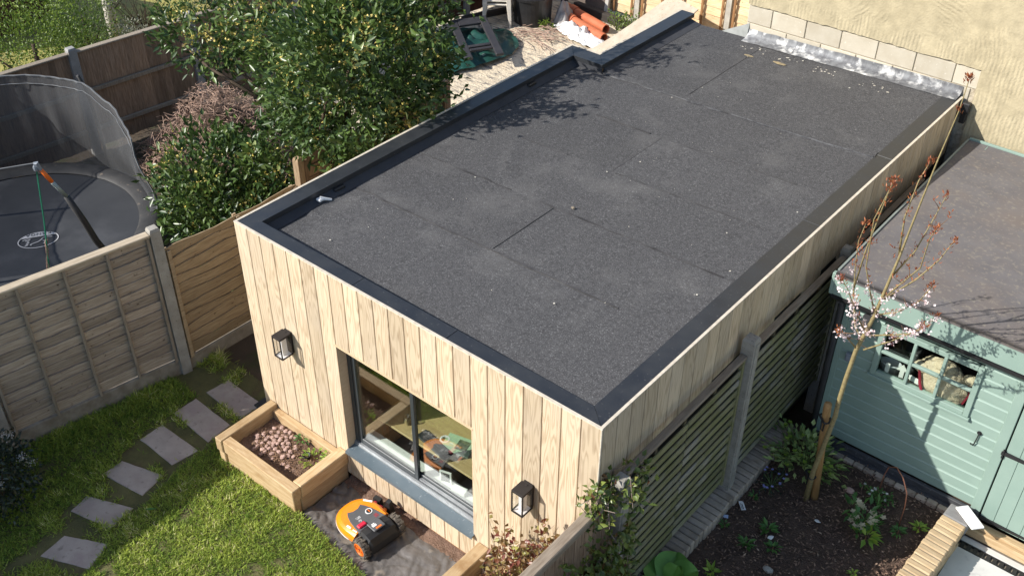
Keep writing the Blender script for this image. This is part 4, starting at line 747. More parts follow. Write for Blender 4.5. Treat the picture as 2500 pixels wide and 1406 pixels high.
wh_ = ['out of sight left of the trampoline', 'at the left picture edge behind the trampoline net', 'between the two pale posts behind the trampoline', 'behind the heap of dry twigs and the bay tree', 'hidden behind the bay tree crown', 'at the edge of the green tarpaulin', 'behind the stacked plastic chairs']
for k in range(7):
    a, b = along(Q[k], Q[k + 1], .07, .07); red = k >= 4
    close_panel(('reddish brown' if red else 'brown') + ' closeboard fence panel ' + wh_[k], a, b, 0.08, 1.56, 17, WRED if red else WDARK, (0.38, 0.98) if not red else (0.4, 1.2), not red)
pw = ['left of the trampoline frame, far left', 'left of the trampoline net', 'standing behind the trampoline net', 'beside the heap of dry twigs', 'behind the bay tree', 'behind the bay tree crown near the tarpaulin', 'near the stacked plastic chairs', 'in the far corner of the sandy yard']
PCON = mat('pale_concrete_post', (0.30, 0.295, 0.285), (0.24, 0.235, 0.225), scale=9, rough=0.9, speck=(50, 0.62, 0.7, (0.14, 0.13, 0.12)))
for k in range(8): post('concrete_post', 'pale grey concrete post of the closeboard fence ' + pw[k], Q[k].x, Q[k].y, 1.66, atan2(dv.y, dv.x), PCON, .06, .06)
# sunlit fence at the far end of the sandy yard
FX = [-5.0, -3.12, -1.24, 0.64, 2.52]
FL = ['left of the plywood sheet behind the pipes', 'behind the leaning plywood sheet', 'between the plywood sheet and the house wall', 'hidden behind the house wall']
for k in range(4):
    lap_panel('sunlit orange overlap fence panel ' + FL[k], (FX[k] + .06, 11.35), (FX[k + 1] - .06, 11.35), 0.12, 1.95, 12, (0.03, 0.27, 0.5, 0.74, 0.97), WSUN, WSUNB, None, wav=0.02, tilt=-0.02)
for k in range(5): post('concrete_post', 'pale post of the sunlit far fence ' + ['at its left end', 'left of the plywood sheet', 'showing beside the top of the plywood sheet', 'near the corner of the house wall', 'behind the house wall'][k], FX[k], 11.35, 2.05, 0, mat('pale_post', (0.46, 0.43, 0.37), rough=0.9), .05, .05)
# slatted fence on the right, between garden room and flower bed
def slat_panel(label, y0, y1, x, z0, z1, pitch=0.112, m=WOLIVE):
    t = thing('slatted_panel', label, 'fence panel', (x, y0, 0)); Ln = y1 - y0; n_ = int((z1 - z0 - 0.05) / pitch)
    def sm(L0, L1):
        g = G(); g.loft([[(0.009, y, 0.0), (0.012, y, 0.003), (0.012, y, 0.063), (0.009, y, 0.066), (0.0, y, 0.066), (0.0, y, 0.0)] for y in (L0, L1)]); return g.mesh('slat')
    half = Ln * 0.5; A, B = sm(0.03, half + 0.02), sm(half + 0.021, Ln - 0.03)
    for k in range(n_):
        z = z0 + k * pitch; sft = 0.0
        ob('slat', A, m, t, loc=(0, 0, z)); ob('slat', B, m, t, loc=(0.002, 0, z + 0.012))
    g = G(); g.cbox(-0.03, 0.035, 0.0, Ln, z1 - 0.035, z1, 0.006); ob('top_rail', g, RAILW, t)
    for y in (0.0, Ln - 0.03): g = G(); g.cbox(-0.02, 0.026, y, y + 0.03, z0 - 0.02, z1 - 0.036, 0.004); ob('side_rail', g, m, t)
    for y in (half - 0.02, Ln * .25, Ln * .75): g = G(); g.cbox(-0.028, -0.002, y, y + 0.035, z0 - 0.02, z1 - 0.036, 0.003); ob('batten', g, WOLB, t)
    return t
FXR = 4.225
slat_panel('algae-green slatted fence panel from the front corner to the first concrete post', 0.22, 2.00, FXR, 0.47, 2.045)
slat_panel('algae-green slatted fence panel behind the hellebores and the shed corner', 2.12, 3.92, FXR, 0.47, 2.045)
slat_panel('slatted fence panel in the dark gap beside the shed', 4.02, 5.82, FXR - .01, 0.47, 2.045)
post('concrete_post', 'tall concrete post in the middle of the green slatted fence', 4.245, 2.06, 2.21, 0, CONC, .06, .055)
post('concrete_post', 'concrete post wrapped in climbing leaves at the front end of the slatted fence', 4.245, 0.16, 2.06, 0, CONC, .055, .055)
post('concrete_post', 'concrete post of the slatted fence hidden beside the shed', 4.225, 3.97, 2.12, 0, CONC, .05, .045)
nf = thing('rail_fence', 'low grey boarded fence panel overgrown with climber, nearest the camera', 'fence panel', (4.21, 0.10, 0))
g = G(); g.cbox(-0.035, 0.055, -1.95, 0.0, 1.885, 1.955, 0.008); ob('top_rail', g, RAILW, nf)
for k in range(16): g = G(); g.cbox(0.0, 0.018, -0.118 * (k + 1), -0.118 * k - .006, 0.15, 1.884, 0.003); ob('board', g, WDARK, nf)
for z in (0.6, 1.3): g = G(); g.cbox(-0.04, -0.001, -1.95, 0.0, z, z + 0.07, 0.005); ob('rail', g, RAILW, nf)

# ------------------------------------------------------------------ house wall behind, blockwork and combed render
WY = 6.85
hw = thing('house_wall', 'tall house wall with combed tan render above a band of bare concrete blocks', 'wall', (0, 0, 0))
g = G(); g.box(1.375, 11, WY, WY + 0.28, 0, 7.5); ob('wall_core', g, BMORT, hw)
bm_ = {}
def blockm(w_, h):
    k = (round(w_, 3), round(h, 3))
    if k not in bm_: g = G(); g.cbox(0, w_, 0, 0.02, 0, h, 0.005); bm_[k] = g.mesh('block')
    return bm_[k]
for r, (z0, h, sft) in enumerate(((2.49, 0.208, 0.10), (2.709, 0.218, -0.12))):
    x = 1.378
    first = True
    while x < 4.22:
        w_ = 0.44 + (sft if first else 0); w_ = min(w_, 4.235 - x)
        if w_ > 0.06: ob('block', blockm(w_, h), BLOCK, hw, loc=(x, WY - 0.012 - random.uniform(0, .003), z0))
        x += w_ + 0.011; first = False
COMB = combmat('combed_render')
def ren(x0, x1, zlo, zhi, nx, nzv, y):
    g = G()
    def top(u, v):
        x = x0 + (x1 - x0) * u; zl = zlo(x); return (x, y + 0.004 * nz(x * 2, v * 9), zl + (zhi - zl) * v)
    g.grid(nx, nzv, top); n1 = nx + 1; o = len(g.V); g.V += [(g.V[i][0], WY + 0.003, g.V[i][2] + .004) for i in range(n1)] + [(g.V[j * n1][0], WY + .003, g.V[j * n1][2]) for j in range(nzv + 1)]
    for i in range(nx): g.F.append((i, i + 1, o + i + 1, o + i)); g.M.append(0)
    for j in range(nzv): g.F.append((j * n1, (j + 1) * n1, o + n1 + j + 1, o + n1 + j)); g.M.append(0)
    return g
g = ren(1.372, 4.235, lambda x: 2.945 + 0.018 * nz(x * 3) + 0.012 * nz(x * 13), 7.5, 120, 24, WY - 0.03); ob('render_coat', g, COMB, hw, smooth=False, recalc=False)
g = ren(4.2352, 11, lambda x: 0.0, 7.5, 60, 60, WY - 0.031); ob('render_coat', g, COMB, hw, smooth=False, recalc=False)
t = thing('black_gutter_end', 'black gutter end and bracket where the coping meets the house wall', 'gutter', (4.16, 6.74, 2.42)); g = G(); g.cbox(0, 0.09, -0.02, 0.06, 0.03, 0.15, 0.01); ob('gutter_end', g, BLACK, t); g = G(); g.cbox(0.01, 0.07, 0.0, 0.055, -0.10, 0.029, 0.006); ob('bracket', g, BLACK, t)

# ------------------------------------------------------------------ flower bed: soil, brick edging, patio
g = G(); g.grid(60, 90, lambda u, v: (4.26 + 1.75 * u, -0.6 + 3.95 * v, 0.27 + 0.02 * nz(u * 7, v * 12) + 0.014 * nz(u * 22, v * 40) + 0.010 * nz(u * 55, v * 90))); ob('flower_bed_soil', g, EARTH, smooth=True, kind='structure')
nchip = 5200; P = np.stack([rng.uniform(4.42, 5.98, nchip), rng.uniform(-0.4, 3.25, nchip), np.full(nchip, 0.29)], 1); P[:, 2] += rng.random(nchip) * 0.018
a = rng.random(nchip) * 6.3; leaves('bark_chips', P, np.stack([np.cos(a), np.sin(a), rng.normal(size=nchip) * .25], 1), np.stack([rng.normal(size=nchip) * .4, rng.normal(size=nchip) * .4, np.ones(nchip)], 1), 0.020 + .03 * rng.random(nchip), 0.008 + 0.010 * rng.random(nchip), CHIP, var=rng.random(nchip) ** 1.6, label='bark chips and crumbs scattered over the flower bed', cat='bark chips', kind='stuff')
def brickm(l, w_, h):
    g = G(); g.cbox(-l / 2, l / 2, -w_ / 2, w_ / 2, 0, h, 0.009); return g.mesh('brick')
be = thing('brick_edging', 'grey-brown brick-on-edge border along the foot of the slatted fence', 'brick edging', (4.29, 0, 0.19)); bmA = brickm(0.215, 0.064, 0.21)
for k in range(48): ob('brick', bmA, BRICKA, be, loc=(random.uniform(-.006, .006), -0.4 + k * 0.0755, random.uniform(-.006, .006)), rot=(0, random.uniform(-.02, .02), random.uniform(-.035, .035)))
g = G(); g.box(-0.098, 0.098, -0.44, 3.19, -0.02, 0.196); ob('mortar_bed', g, MORT, be)
be2 = thing('brick_edging', 'sunlit buff brick border between flower bed and patio', 'brick edging', (6.085, 0, 0.08)); bmB = brickm(0.225, 0.064, 0.105)
for k in range(28):
    y = 3.0 - k * 0.0755; dx = -0.05 * (3.0 - y) * 0.9
    ob('brick', bmB, BRICKB, be2, loc=(dx + random.uniform(-.004, .004), y, 0.222 + random.uniform(-.004, .004)), rot=(0, random.uniform(-.015, .015), -0.06 + random.uniform(-.02, .02)))
bmC = brickm(0.21, 0.1, 0.065)
for c_ in range(3):
    for k in range(10): y = 2.95 - k * 0.222 - (0.11 if c_ % 2 else 0); ob('brick', bmC, BRICKB, be2, loc=(0.055 - 0.05 * (3.0 - y) * .9, y, 0.005 + c_ * 0.073), rot=(0, 0, pi / 2 - .05))
g = G(); g.loft([[(x - 0.045 * (3 - y) + s_ * .098, y, z) for s_, z in ((-1, -.05), (1, -.05), (1, .315), (-1, .315))] for y in (3.03, 0.9) for x in (0,)]); ob('mortar_bed', g, MORT, be2)
bs = thing('brick_course', 'row of half-buried bricks along the shed foot', 'brick edging', (4.45, 3.215, 0.24)); bmD = brickm(0.10, 0.06, 0.065)
for k in range(15): ob('brick', bmD, BRICKA if k < 9 else BRICKB, bs, loc=(k * 0.106, 0, random.uniform(0, .012)), rot=(0, 0, random.uniform(-.06, .06)))
t = thing('grey_coping_slab', 'smooth grey slab ending the buff brick border by the shed', 'slab', (6.10, 3.085, 0.405), -.05); g = G(); g.cbox(-0.12, 0.11, -0.05, 0.13, -0.12, 0.006, 0.01); ob('slab', g, mat('grey_mortar_slab', (0.24, 0.235, 0.23), (0.19, 0.185, 0.18), rough=0.85), t)
t = thing('white_tile', 'white marble-look tile offcut leaning on the end of the brick border', 'tile', (6.19, 3.10, 0.45), -0.72); g = G(); g.cbox(-0.145, 0.145, -0.062, 0.062, 0, 0.022, 0.006); o_ = ob('tile', g, mat('white_marble', (0.80, 0.79, 0.77), (0.70, 0.69, 0.67), scale=5, rough=0.35, lo=.5, hi=.7), t); o_.rotation_euler = (0, -0.10, 0)
tile = G(); tile.cbox(0, 0.595, 0, 0.595, -0.02, 0, 0.003); tm = tile.mesh('tile')
pa = thing('patio', 'pale porcelain tile patio in front of the shed door', 'patio', (6.2, 3.045, 0.12))
for i in range(4):
    for j in range(5): ob('tile', tm, PATIO, pa, loc=(i * 0.6 - 0.02, -0.6 * (j + 1), 0))
strip_m = G(); strip_m.cbox(0, 0.595, 0, 0.07, -0.02, 0, 0.003); sm_ = strip_m.mesh('tile')
for i in range(4): ob('tile', sm_, PATIO, pa, loc=(i * 0.6 - 0.02, 0.092, 0))
g = G(); g.box(-0.1, 2.6, -3.2, 0.25, -0.12, -0.022); ob('mortar_bed', g, MORT, pa)
g = G(); g.box(-0.02, 2.4, 0.0, 0.012, -0.02, 0.001); g.box(-0.02, 2.4, 0.072, 0.084, -0.02, 0.001)
for k in range(40): g.box(0.06 * k, 0.06 * k + 0.036, 0.0125, 0.0715, -0.01, -0.002)
ob('drain_channel', g, BLACK, pa)

# ------------------------------------------------------------------ shed
sh = thing('garden_shed', 'sage green timber shed with a six-pane window and felt roof', 'shed', (0, 0, 0))
SY, SX0, SX1, SB = 3.34, 4.555, 7.9, 0.385
wx0, wx1, wz0, wz1 = 4.915, 5.845, 1.345, 1.915
def shiplap(Ln):
    g = G(); g.loft([[(x, 0.0, 0.0), (x, -0.004, 0.004), (x, -0.004, 0.094), (x, 0.004, 0.104), (x, 0.008, 0.1195), (x, 0.016, 0.1195), (x, 0.016, 0.0)] for x in (0, Ln)]); return g.mesh('cladding_board')
cb = {}
def clad(x0, x1, z, y=SY, rz=0):
    k = round(x1 - x0, 3)
    if k not in cb: cb[k] = shiplap(x1 - x0)
    ob('cladding_board', cb[k], SAGE, sh, loc=(x0, y, z), rot=(0, 0, rz))
k = 0
while SB + k * 0.12 < 2.15:
    z = SB + k * 0.12
    if z + 0.12 > wz0 + 0.03 and z < wz1 - 0.03: clad(SX0 + .03, wx0 + .01, z); clad(wx1 - .01, 6.14, z)
    else: clad(SX0 + .03, 6.14, z)
    k += 1
for k in range(15): 
    z = SB + k * 0.12; ob('cladding_board', cb.setdefault('side', shiplap(3.3)), SAGE, sh, loc=(SX0, 6.68, z), rot=(0, 0, -pi / 2))
g = G(); g.cbox(SX0 - .012, SX0 + .04, SY - .016, SY + .03, SB - .02, 2.15, .004); ob('corner_post', g, SAGE, sh)
g = G(); g.cbox(6.135, 6.225, SY - .020, SY + .03, SB - .02, 2.15, .004); ob('door_post', g, SAGE, sh)
# window
wf = ob('window', G().cbox(wx0 - .004, wx0 + .048, SY - .028, SY + .03, wz0, wz1, .004).cbox(wx1 - .048, wx1 + .004, SY - .028, SY + .03, wz0, wz1, .004).cbox(wx0 + .049, wx1 - .049, SY - .026, SY + .03, wz0, wz0 + .045, .004).cbox(wx0 + .049, wx1 - .049, SY - .026, SY + .03, wz1 - .05, wz1, .004), SAGE, sh)
px = [wx0 + .048, wx0 + .048 + (wx1 - wx0 - .096) / 3, wx0 + .048 + 2 * (wx1 - wx0 - .096) / 3, wx1 - .048]; pz = [wz0 + .045, (wz0 + wz1) / 2, wz1 - .05]
for x in px[1:3]: g = G(); g.cbox(x - .015, x + .015, SY - .024, SY + .012, wz0 + .0455, wz1 - .0505, .004); ob('glazing_bar', g, SAGE, wf)
for i in range(3): g = G(); g.cbox(px[i] + (.0155 if i else .0005), px[i + 1] - (.0155 if i < 2 else .0005), SY - .022, SY + .012, pz[1] - .015, pz[1] + .015, .004); ob('glazing_bar', g, SAGE, wf)
for i in range(3):
    for j in range(2): g = G(); g.box(px[i] - .003, px[i + 1] + .003, SY + .0125, SY + .016, pz[j], pz[j + 1]); ob('pane', g, glassmat('shed_glass', mul=1.0), wf)
g = G(); g.cbox(wx0 - .02, wx1 + .02, SY - .045, SY - .003, wz0 - .028, wz0 - .001, .004); ob('window_sill', g, SAGE, wf)
# door
dr = ob('door', G().box(6.235, 7.1, SY + .012, SY + .03, SB - .11, 2.02), SAGE, sh)
for k in range(7): g = G(); g.cbox(6.238 + k * .122, 6.238 + k * .122 + .119, SY - .006, SY + .0115, SB - .11, 2.02, .003); ob('door_board', g, SAGE, dr)
for z in (0.31, 1.14, 1.85):
    g = G(); g.loft([[(6.205, SY - .024, z - .02), (6.205, SY - .024, z + .02), (6.205, SY - .0065, z + .02), (6.205, SY - .0065, z - .02)], [(6.70, SY - .020, z - .008), (6.70, SY - .020, z + .008), (6.70, SY - .0065, z + .008), (6.70, SY - .0065, z - .008)]]); g.tube([(6.222, SY - .028, z - .05), (6.222, SY - .028, z + .05)], .008, 8); ob('strap_hinge', g, BLACK, dr)
g = G(); g.box(7.1, SX1, SY, SY + .03, SB, 2.15); ob('wall_infill', g, SAGE, sh)
g = G(); g.cbox(6.10, 7.4, 3.212, 3.32, 0.13, 0.225, .006); g.cbox(6.10, 7.4, 3.245, 3.32, 0.2255, 0.262, .006); ob('door_sill', g, SLEEP, sh)
# plinth: black membrane in two steps
g = G(); g.cbox(4.50, 6.22, 3.255, 3.33, 0.25, 0.30, .004); g.cbox(4.52, 6.22, 3.295, 3.333, 0.3005, 0.372, .004); ob('plinth', g, PLINTH, sh)
# fascia, gutter, roof
g = G(); g.cbox(4.435, SX1, 3.20, 3.222, 2.105, 2.325, .003); ob('fascia', g, SAGE, sh)
g = G(); g.cbox(4.400, 4.4345, 3.196, 3.245, 2.10, 2.33, .004); ob('fascia_end', g, SAGE, sh)
g = G(); g.loft([[(x, 3.19 + .05 * (1 - cos(t)) , 2.098 - .06 * sin(t)) for t in [pi * q / 8 for q in range(9)]] + [] for x in (4.42, SX1)]); ob('gutter', g, BLACK, sh)
g = G(); g.tube([(4.47, 3.26, 2.05), (4.50, 3.30, 2.0), (4.515, 3.31, 1.95), (4.515, 3.31, 0.35)], .028, 10); ob('downpipe', g, DGREY, sh, smooth=True)
zr = lambda y: 2.325 - 0.165 * (y - 3.2) / 3.52
g = G()
def shr(u, v):
    y = 3.19 + 3.53 * v; x = 4.432 - 0.09 * v + (SX1 + .1 - 4.432) * u; return (x, y, zr(y) + .018 + 0.006 * nz(x * 1.6, y * 1.6) + .003 * nz(x * 5, y * 4, 3))
g.grid(50, 50, shr); n1 = 51; o = len(g.V); rim = list(range(n1)) + [j * n1 for j in range(1, 51)]
g.V += [(g.V[i][0], g.V[i][1], g.V[i][2] - .03) for i in range(n1)]
for i in range(50): g.F.append((i, i + 1, o + i + 1, o + i)); g.M.append(0)
ob('roof_felt', g, SHFELT, sh, smooth=True, recalc=False)
g = G(); g.loft([[(x0_ + dx, y, zr(y) - .05 + dz) for dx, dz in ((0, 0), (SX1 - 4.45, 0), (SX1 - 4.45, .05), (0, .05))] for y, x0_ in ((3.2225, 4.45), (6.70, 4.36))]); ob('roof_board', g, BLACK, sh)
g = G(); g.loft([[(x0_ + dx, y, zr(y) - .03 + dz) for dx, dz in ((-.008, 0), (.004, 0), (.012, .062), (-.008, .062))] for y, x0_ in ((3.247, 4.43), (6.71, 4.342))]); ob('edge_trim', g, GALV, sh)
g = G(); g.cbox(4.345, SX1, 6.715, 6.75, 2.10, 2.20, .004); ob('back_trim', g, SAGE, sh)
# shell inside
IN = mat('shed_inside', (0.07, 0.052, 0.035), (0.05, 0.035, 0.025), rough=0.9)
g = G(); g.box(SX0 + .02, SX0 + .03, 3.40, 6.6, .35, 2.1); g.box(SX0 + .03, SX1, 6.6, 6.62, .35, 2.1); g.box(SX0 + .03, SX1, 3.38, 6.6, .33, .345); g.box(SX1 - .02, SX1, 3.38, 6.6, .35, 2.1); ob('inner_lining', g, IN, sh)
# fittings on the front wall
t = thing('cylinder_lamp', 'dark grey cylinder lamp high on the shed wall among the blossom', 'wall lamp', (4.79, SY, 1.80)); g = G(); g.lathe([(.048, 0), (.05, .005), (.05, .175), (.048, .18)], 20, c=(0, -.075, 0)); ob('lamp_body', g, DGREY, t, smooth=False); g = G(); g.cbox(-.025, .025, -.03, -.004, .05, .13, .004); ob('bracket', g, DGREY, t)
t = thing('outdoor_switch', 'square blue-grey outdoor switch on the shaded shed wall', 'switch', (4.705, SY, 1.375)); g = G(); g.cbox(-.042, .042, -.055, -.004, 0, .09, .008); ob('switch_box', g, GREYP, t); g = G(); g.cbox(-.026, .026, -.062, -.0555, .02, .07, .003); ob('rocker', g, mat('light_grey_plastic', (.27, .30, .335), rough=.4), t)
t = thing('cabin_hook', 'black cabin hook hanging on the sunlit shed wall', 'hook', (5.972, SY, 1.10)); g = G(); g.lathe([(.022, 0), (.022, .006)], 14); o_ = ob('rose', g, BLACK, t, loc=(.01, -.004, .125), rot=(pi / 2, 0, 0)); g = G(); g.tube([(.01, -.02, .125), (.006, -.022, .06), (.0, -.022, .0), (-.004, -.022, -.022), (-.022, -.022, -.026), (-.03, -.022, -.012)], .006, 6); ob('hook_arm', g, BLACK, t); g = G(); g.tube([(.01, -.006, .125), (.012, -.03, .128), (.01, -.02, .14), (.008, -.006, .135)], .005, 6); ob('staple', g, BLACK, t)
# things inside behind the shed panes
t = thing('fleece_bag', 'beige fleecy bundle with dark red straps behind the shed window', 'bag', (5.53, 3.49, 1.27))
def fl_(u, v):
    a = 2 * pi * u; b_ = pi * v; s_ = sin(b_) ** .7; rx, ry, rz_ = .235, .12, .20
    k = 1 + .16 * nz(cos(a) * 2, sin(a) * 2, b_ * 2) + .06 * nz(cos(a) * 9, sin(a) * 9, b_ * 9); lean = .06 * cos(b_)
    return (rx * s_ * cos(a) * k + lean, ry * s_ * sin(a) * k, .21 - rz_ * cos(b_) * k)
g = G(); g.grid(48, 30, fl_); ob('fleece_body', g, FLEECE, t, smooth=True)
g = G()
for c_, r_2 in (((-.20, -.05, .30), (.09, .06, .06)), ((.22, -.03, .36), (.07, .05, .05)), ((-.02, -.02, .385), (.11, .08, .06))): g.ball(c_, r_2, 14, 10, .08)
ob('fleece_lobe', g, FLEECE, t, smooth=True)
g = G(); RS = mat('dark_red_strap', (.22, .015, .03), (.18, .012, .025), rough=.7)
g.tube([(-.22, -.09, .32), (-.17, -.13, .18), (-.10, -.145, .04), (-.02, -.12, -.01)], .014, 6); g.tube([(.22, -.06, .34), (.25, -.06, .22), (.22, -.06, .10)], .012, 6); ob('strap', g, RS, t)
g = G(); g.tube([(.10, -.06, .0), (.10, -.08, -.03), (.12, -.085, -.07)], [.02, .02, .016], 8); ob('foot_tag', g, WHITE, t)
t = thing('white_storage_tub', 'white tub with an upright white slat behind the left shed pane', 'tub', (5.04, 3.47, 1.31)); g = G(); g.loft([[(.10 * cos(a) * s_, .06 * sin(a) * s_, z) for a in [2 * pi * q / 16 for q in range(16)]] for s_, z in ((.85, 0), (1, .12), (1.06, .12), (1.06, .135), (.95, .135), (.85, .03))]); ob('tub', g, mat('cloudy_plastic', (.55, .57, .60), rough=.4), t, smooth=True); g = G(); g.cbox(-.02, .02, -.085, -.07, .02, .17, .003); ob('upright_slat', g, WHITE, t)
t = thing('white_arrow_sign', 'white arrow-shaped cut-out behind the left shed pane', 'sign', (5.17, 3.42, 1.36), .2); g = G(); pol = [(-.02, 0), (.02, 0), (.02, .08), (.05, .08), (0, .15), (-.05, .08), (-.02, .08)]; g.loft([[(x, y, z) for x, z in pol] for y in (0, .012)]); ob('arrow', g, WHITE, t)
t = thing('white_clip', 'white plastic clip with a ring hanging at the fleece bundle', 'clip', (5.30, 3.40, 1.42), -.2); g = G(); g.cbox(-.05, .05, -.008, .008, -.03, .03, .006); ob('clip_plate', g, WHITE, t); g = G(); g.tube([(-.07 + .022 * cos(a), 0, .0 + .022 * sin(a)) for a in [2 * pi * q / 12 for q in range(13)]], .006, 6); ob('clip_ring', g, WHITE, t)
t = thing('dark_clutter_box', 'grey crate with tools in the shadow behind the left shed pane', 'crate', (5.07, 3.66, 1.25)); g = G(); g.cbox(-.16, .16, -.08, .1, 0, .30, .01); ob('crate', g, DGREY, t); g = G(); g.tube([(-.1, -.09, .25), (0, -.11, .36), (.1, -.09, .22)], .012, 6); ob('hose_loop', g, BLACK, t); g = G(); g.cbox(-.13, -.08, -.1, -.085, .30, .34, .004); ob('red_handle', g, RED, t)
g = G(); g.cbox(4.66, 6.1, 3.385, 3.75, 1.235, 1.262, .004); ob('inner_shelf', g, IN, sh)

# ------------------------------------------------------------------ young cherry tree with stake
ct = thing('cherry_tree', 'slim young cherry tree with pale pink blossom in front of the shed', 'tree', (4.893, 2.5, 0.27))
def W3(pts, dy0=0, dy1=0):
    n_ = len(pts); return [(x - 4.893, lerp(dy0, dy1, i / (n_ - 1)), z - 0.27) for i, (x, z) in enumerate(pts)]
main = [(4.887, 0.25), (4.888, 0.653), (4.926, 1.059), (4.955, 1.411), (4.952, 1.575), (4.962, 1.851), (4.983, 2.185), (5.055, 2.595), (5.088, 2.903), (5.12, 3.196), (5.149, 3.55), (5.199, 4.099), (5.245, 4.51), (5.251, 4.742)]
g = G(); g.tube(W3(main), [.029, .024, .022, .021, .0205, .020, .019, .016, .013, .010, .008, .006, .004, .003], 8); ob('trunk', g, CHBARK, ct, smooth=True)
BR = [([(5.011, 2.312), (4.92, 2.395), (4.846, 2.616), (4.788, 2.922), (4.757, 3.148), (4.773, 3.312)], .05), ([(5.05, 2.614), (4.973, 2.847), (4.915, 3.061), (4.896, 3.516), (4.975, 3.875)], -.08), ([(5.072, 2.751), (5.186, 2.99), (5.32, 3.25), (5.338, 3.557), (5.376, 3.683)], -.1),
      ([(5.072, 2.751), (5.276, 3.034), (5.386, 3.242), (5.437, 3.417)], .08), ([(5.04, 2.221), (5.214, 2.365), (5.397, 2.541), (5.463, 2.682)], .1), ([(5.045, 2.377), (5.288, 2.568), (5.424, 2.703), (5.499, 2.864)], -.12),
      ([(5.112, 3.231), (5.061, 3.512), (5.07, 3.807), (5.096, 3.957)], .1), ([(4.836, 2.75), (4.87, 3.2), (4.932, 3.715), (4.956, 3.885)], -.05), ([(5.02, 2.40), (4.93, 2.62), (4.87, 2.86), (4.83, 3.02)], -.15), ([(5.10, 3.0), (5.20, 3.25), (5.24, 3.5), (5.27, 3.72)], .12), ([(5.055, 2.6), (5.22, 2.72), (5.36, 2.9), (5.43, 3.1)], -.02), ([(4.99, 2.2), (4.90, 2.36), (4.86, 2.45)], -.1)]
tips = []; blos = []
for pts, dy in BR:
    p3 = W3(pts, 0, dy * 2); g = G(); r0 = .008; g.tube(p3, [lerp(r0, .003, i / (len(p3) - 1)) for i in range(len(p3))], 6); ob('branch', g, CHBARK, ct, smooth=True)
    sub = []
    for i in range(len(p3) - 1):
        for t_ in (0.15, .5, .85):
            q = Vector(p3[i]).lerp(Vector(p3[i + 1]), t_); hh = q.z + .27
            if hh < 2.95: blos += [q] * 2
            else: tips.append(q)
            if random.random() < .6:
                d = Vector((random.uniform(-1, 1), random.uniform(-1, 1), random.uniform(.2, 1.2))).normalized() * random.uniform(.04, .13); sub.append((q, q + d)); (blos if hh < 2.95 else tips).append(q + d)
    if sub:
        g = G()
        for a_, b_ in sub: g.tube([a_, b_], [.0035, .0015], 4)
        ob('side_twigs', g, TWIG, ct, kind='stuff')
    tips += [Vector(p3[-1])] * 4
tips += [Vector(W3(main)[-1])] * 8 + [Vector(W3(main)[-2])] * 2
bl = [b_ for i_, b_ in enumerate(blos) if not (b_.z < 2.05) and i_ % 5 in (0, 2)]
Pb = np.array([tuple(b_) for b_ in bl for _ in range(13)]) + rng.normal(size=(len(bl) * 13, 3)) * .019
leaves('blossom', Pb, unit(len(Pb)), unit(len(Pb)), .024, .022, PINKF, ct, kind='stuff')
Pt = np.array([tuple(b_) for b_ in tips + bl[::3] for _ in range(5)]) + rng.normal(size=((len(tips) + len(bl[::3])) * 5, 3)) * .014
leaves('young_leaves', Pt, unit(len(Pt)) * [.6, .6, .6] + [0, 0, .8], unit(len(Pt)), .034, .011, REDL, ct, kind='stuff')
sk = thing('tree_stake', 'round orange-brown stake tied to the cherry trunk', 'stake', (4.83, 2.55, 0.25)); g = G(); g.tube([(.108, .02, 0), (.024, 0, 1.16), (.022, 0, 1.21)], [.038, .036, .033], 12); ob('pole', g, STAKE, sk, smooth=True)
for z in (1.05, .33):
    g = G(); g.tube([(.02 + .045 * cos(a) + .02 * (cos(a) > 0), .0 + .045 * sin(a) - .03 * (cos(a) > 0), z + .01 * sin(2 * a)) for a in [2 * pi * q / 14 for q in range(15)]], .010, 6); g.tube([(.02, -.05, z - .02), (.03, -.06, z - .10), (.05, -.055, z - .12), (.05, -.05, z - .04)], .007, 6); ob('rubber_tie', g, BLACK, sk)

# ------------------------------------------------------------------ plants in the flower bed
def bushy(name, label, loc, rad, n, ln, wd, m, group=None, stems=10, up=.3, flowers=None, lean=(0, 0), cat='plant'):
    t = thing(name, label, cat, loc, group=group); g = G(); tipp = []
    for k in range(stems):
        a = 2 * pi * k / stems + random.uniform(-.3, .3); r = random.uniform(.35, 1) ; e = (cos(a) * rad[0] * r, sin(a) * rad[1] * r, rad[2] * random.uniform(.55, 1) * (1.15 - .5 * r)); g.tube([(0, 0, 0), (e[0] * .45, e[1] * .45, e[2] * .75), e], [.006, .005, .003], 5); tipp.append(e)
    ob('stems', g, mat('green_stem', (.12, .17, .05), rough=.6), t)
    T_ = np.array(tipp)[rng.integers(0, stems, n)] * (0.55 + .5 * rng.random((n, 1))); P_ = T_ + rng.normal(size=(n, 3)) * np.array(rad) * .12; P_[:, 2] = np.maximum(P_[:, 2], .005)
    D_ = P_ * [1, 1, .4] + rng.normal(size=(n, 3)) * .08; D_[:, 2] += up * .1; leaves('leaves', P_, D_, np.tile([0, 0, 1.], (n, 1)) + rng.normal(size=(n, 3)) * .4, ln * (.6 + .7 * rng.random(n)), wd * (.7 + .6 * rng.random(n)), m, t)
    if flowers:
        fm, nf_, fs, npet = flowers; Pf = []; Df = []; Nf = []
        for k in range(nf_):
            c_ = np.array(tipp[k % stems]) * random.uniform(.7, 1.1) + [random.uniform(-.03, .03), random.uniform(-.03, .03), random.uniform(.0, .04)]
            for j in range(npet): a = 2 * pi * j / npet; Pf.append(c_); Df.append((cos(a), sin(a), .25)); Nf.append((0, 0, 1))
        leaves('flowers', np.array(Pf), np.array(Df, float), np.array(Nf, float), fs, fs * .8, fm, t, fold=.1, kind='stuff')
    return t
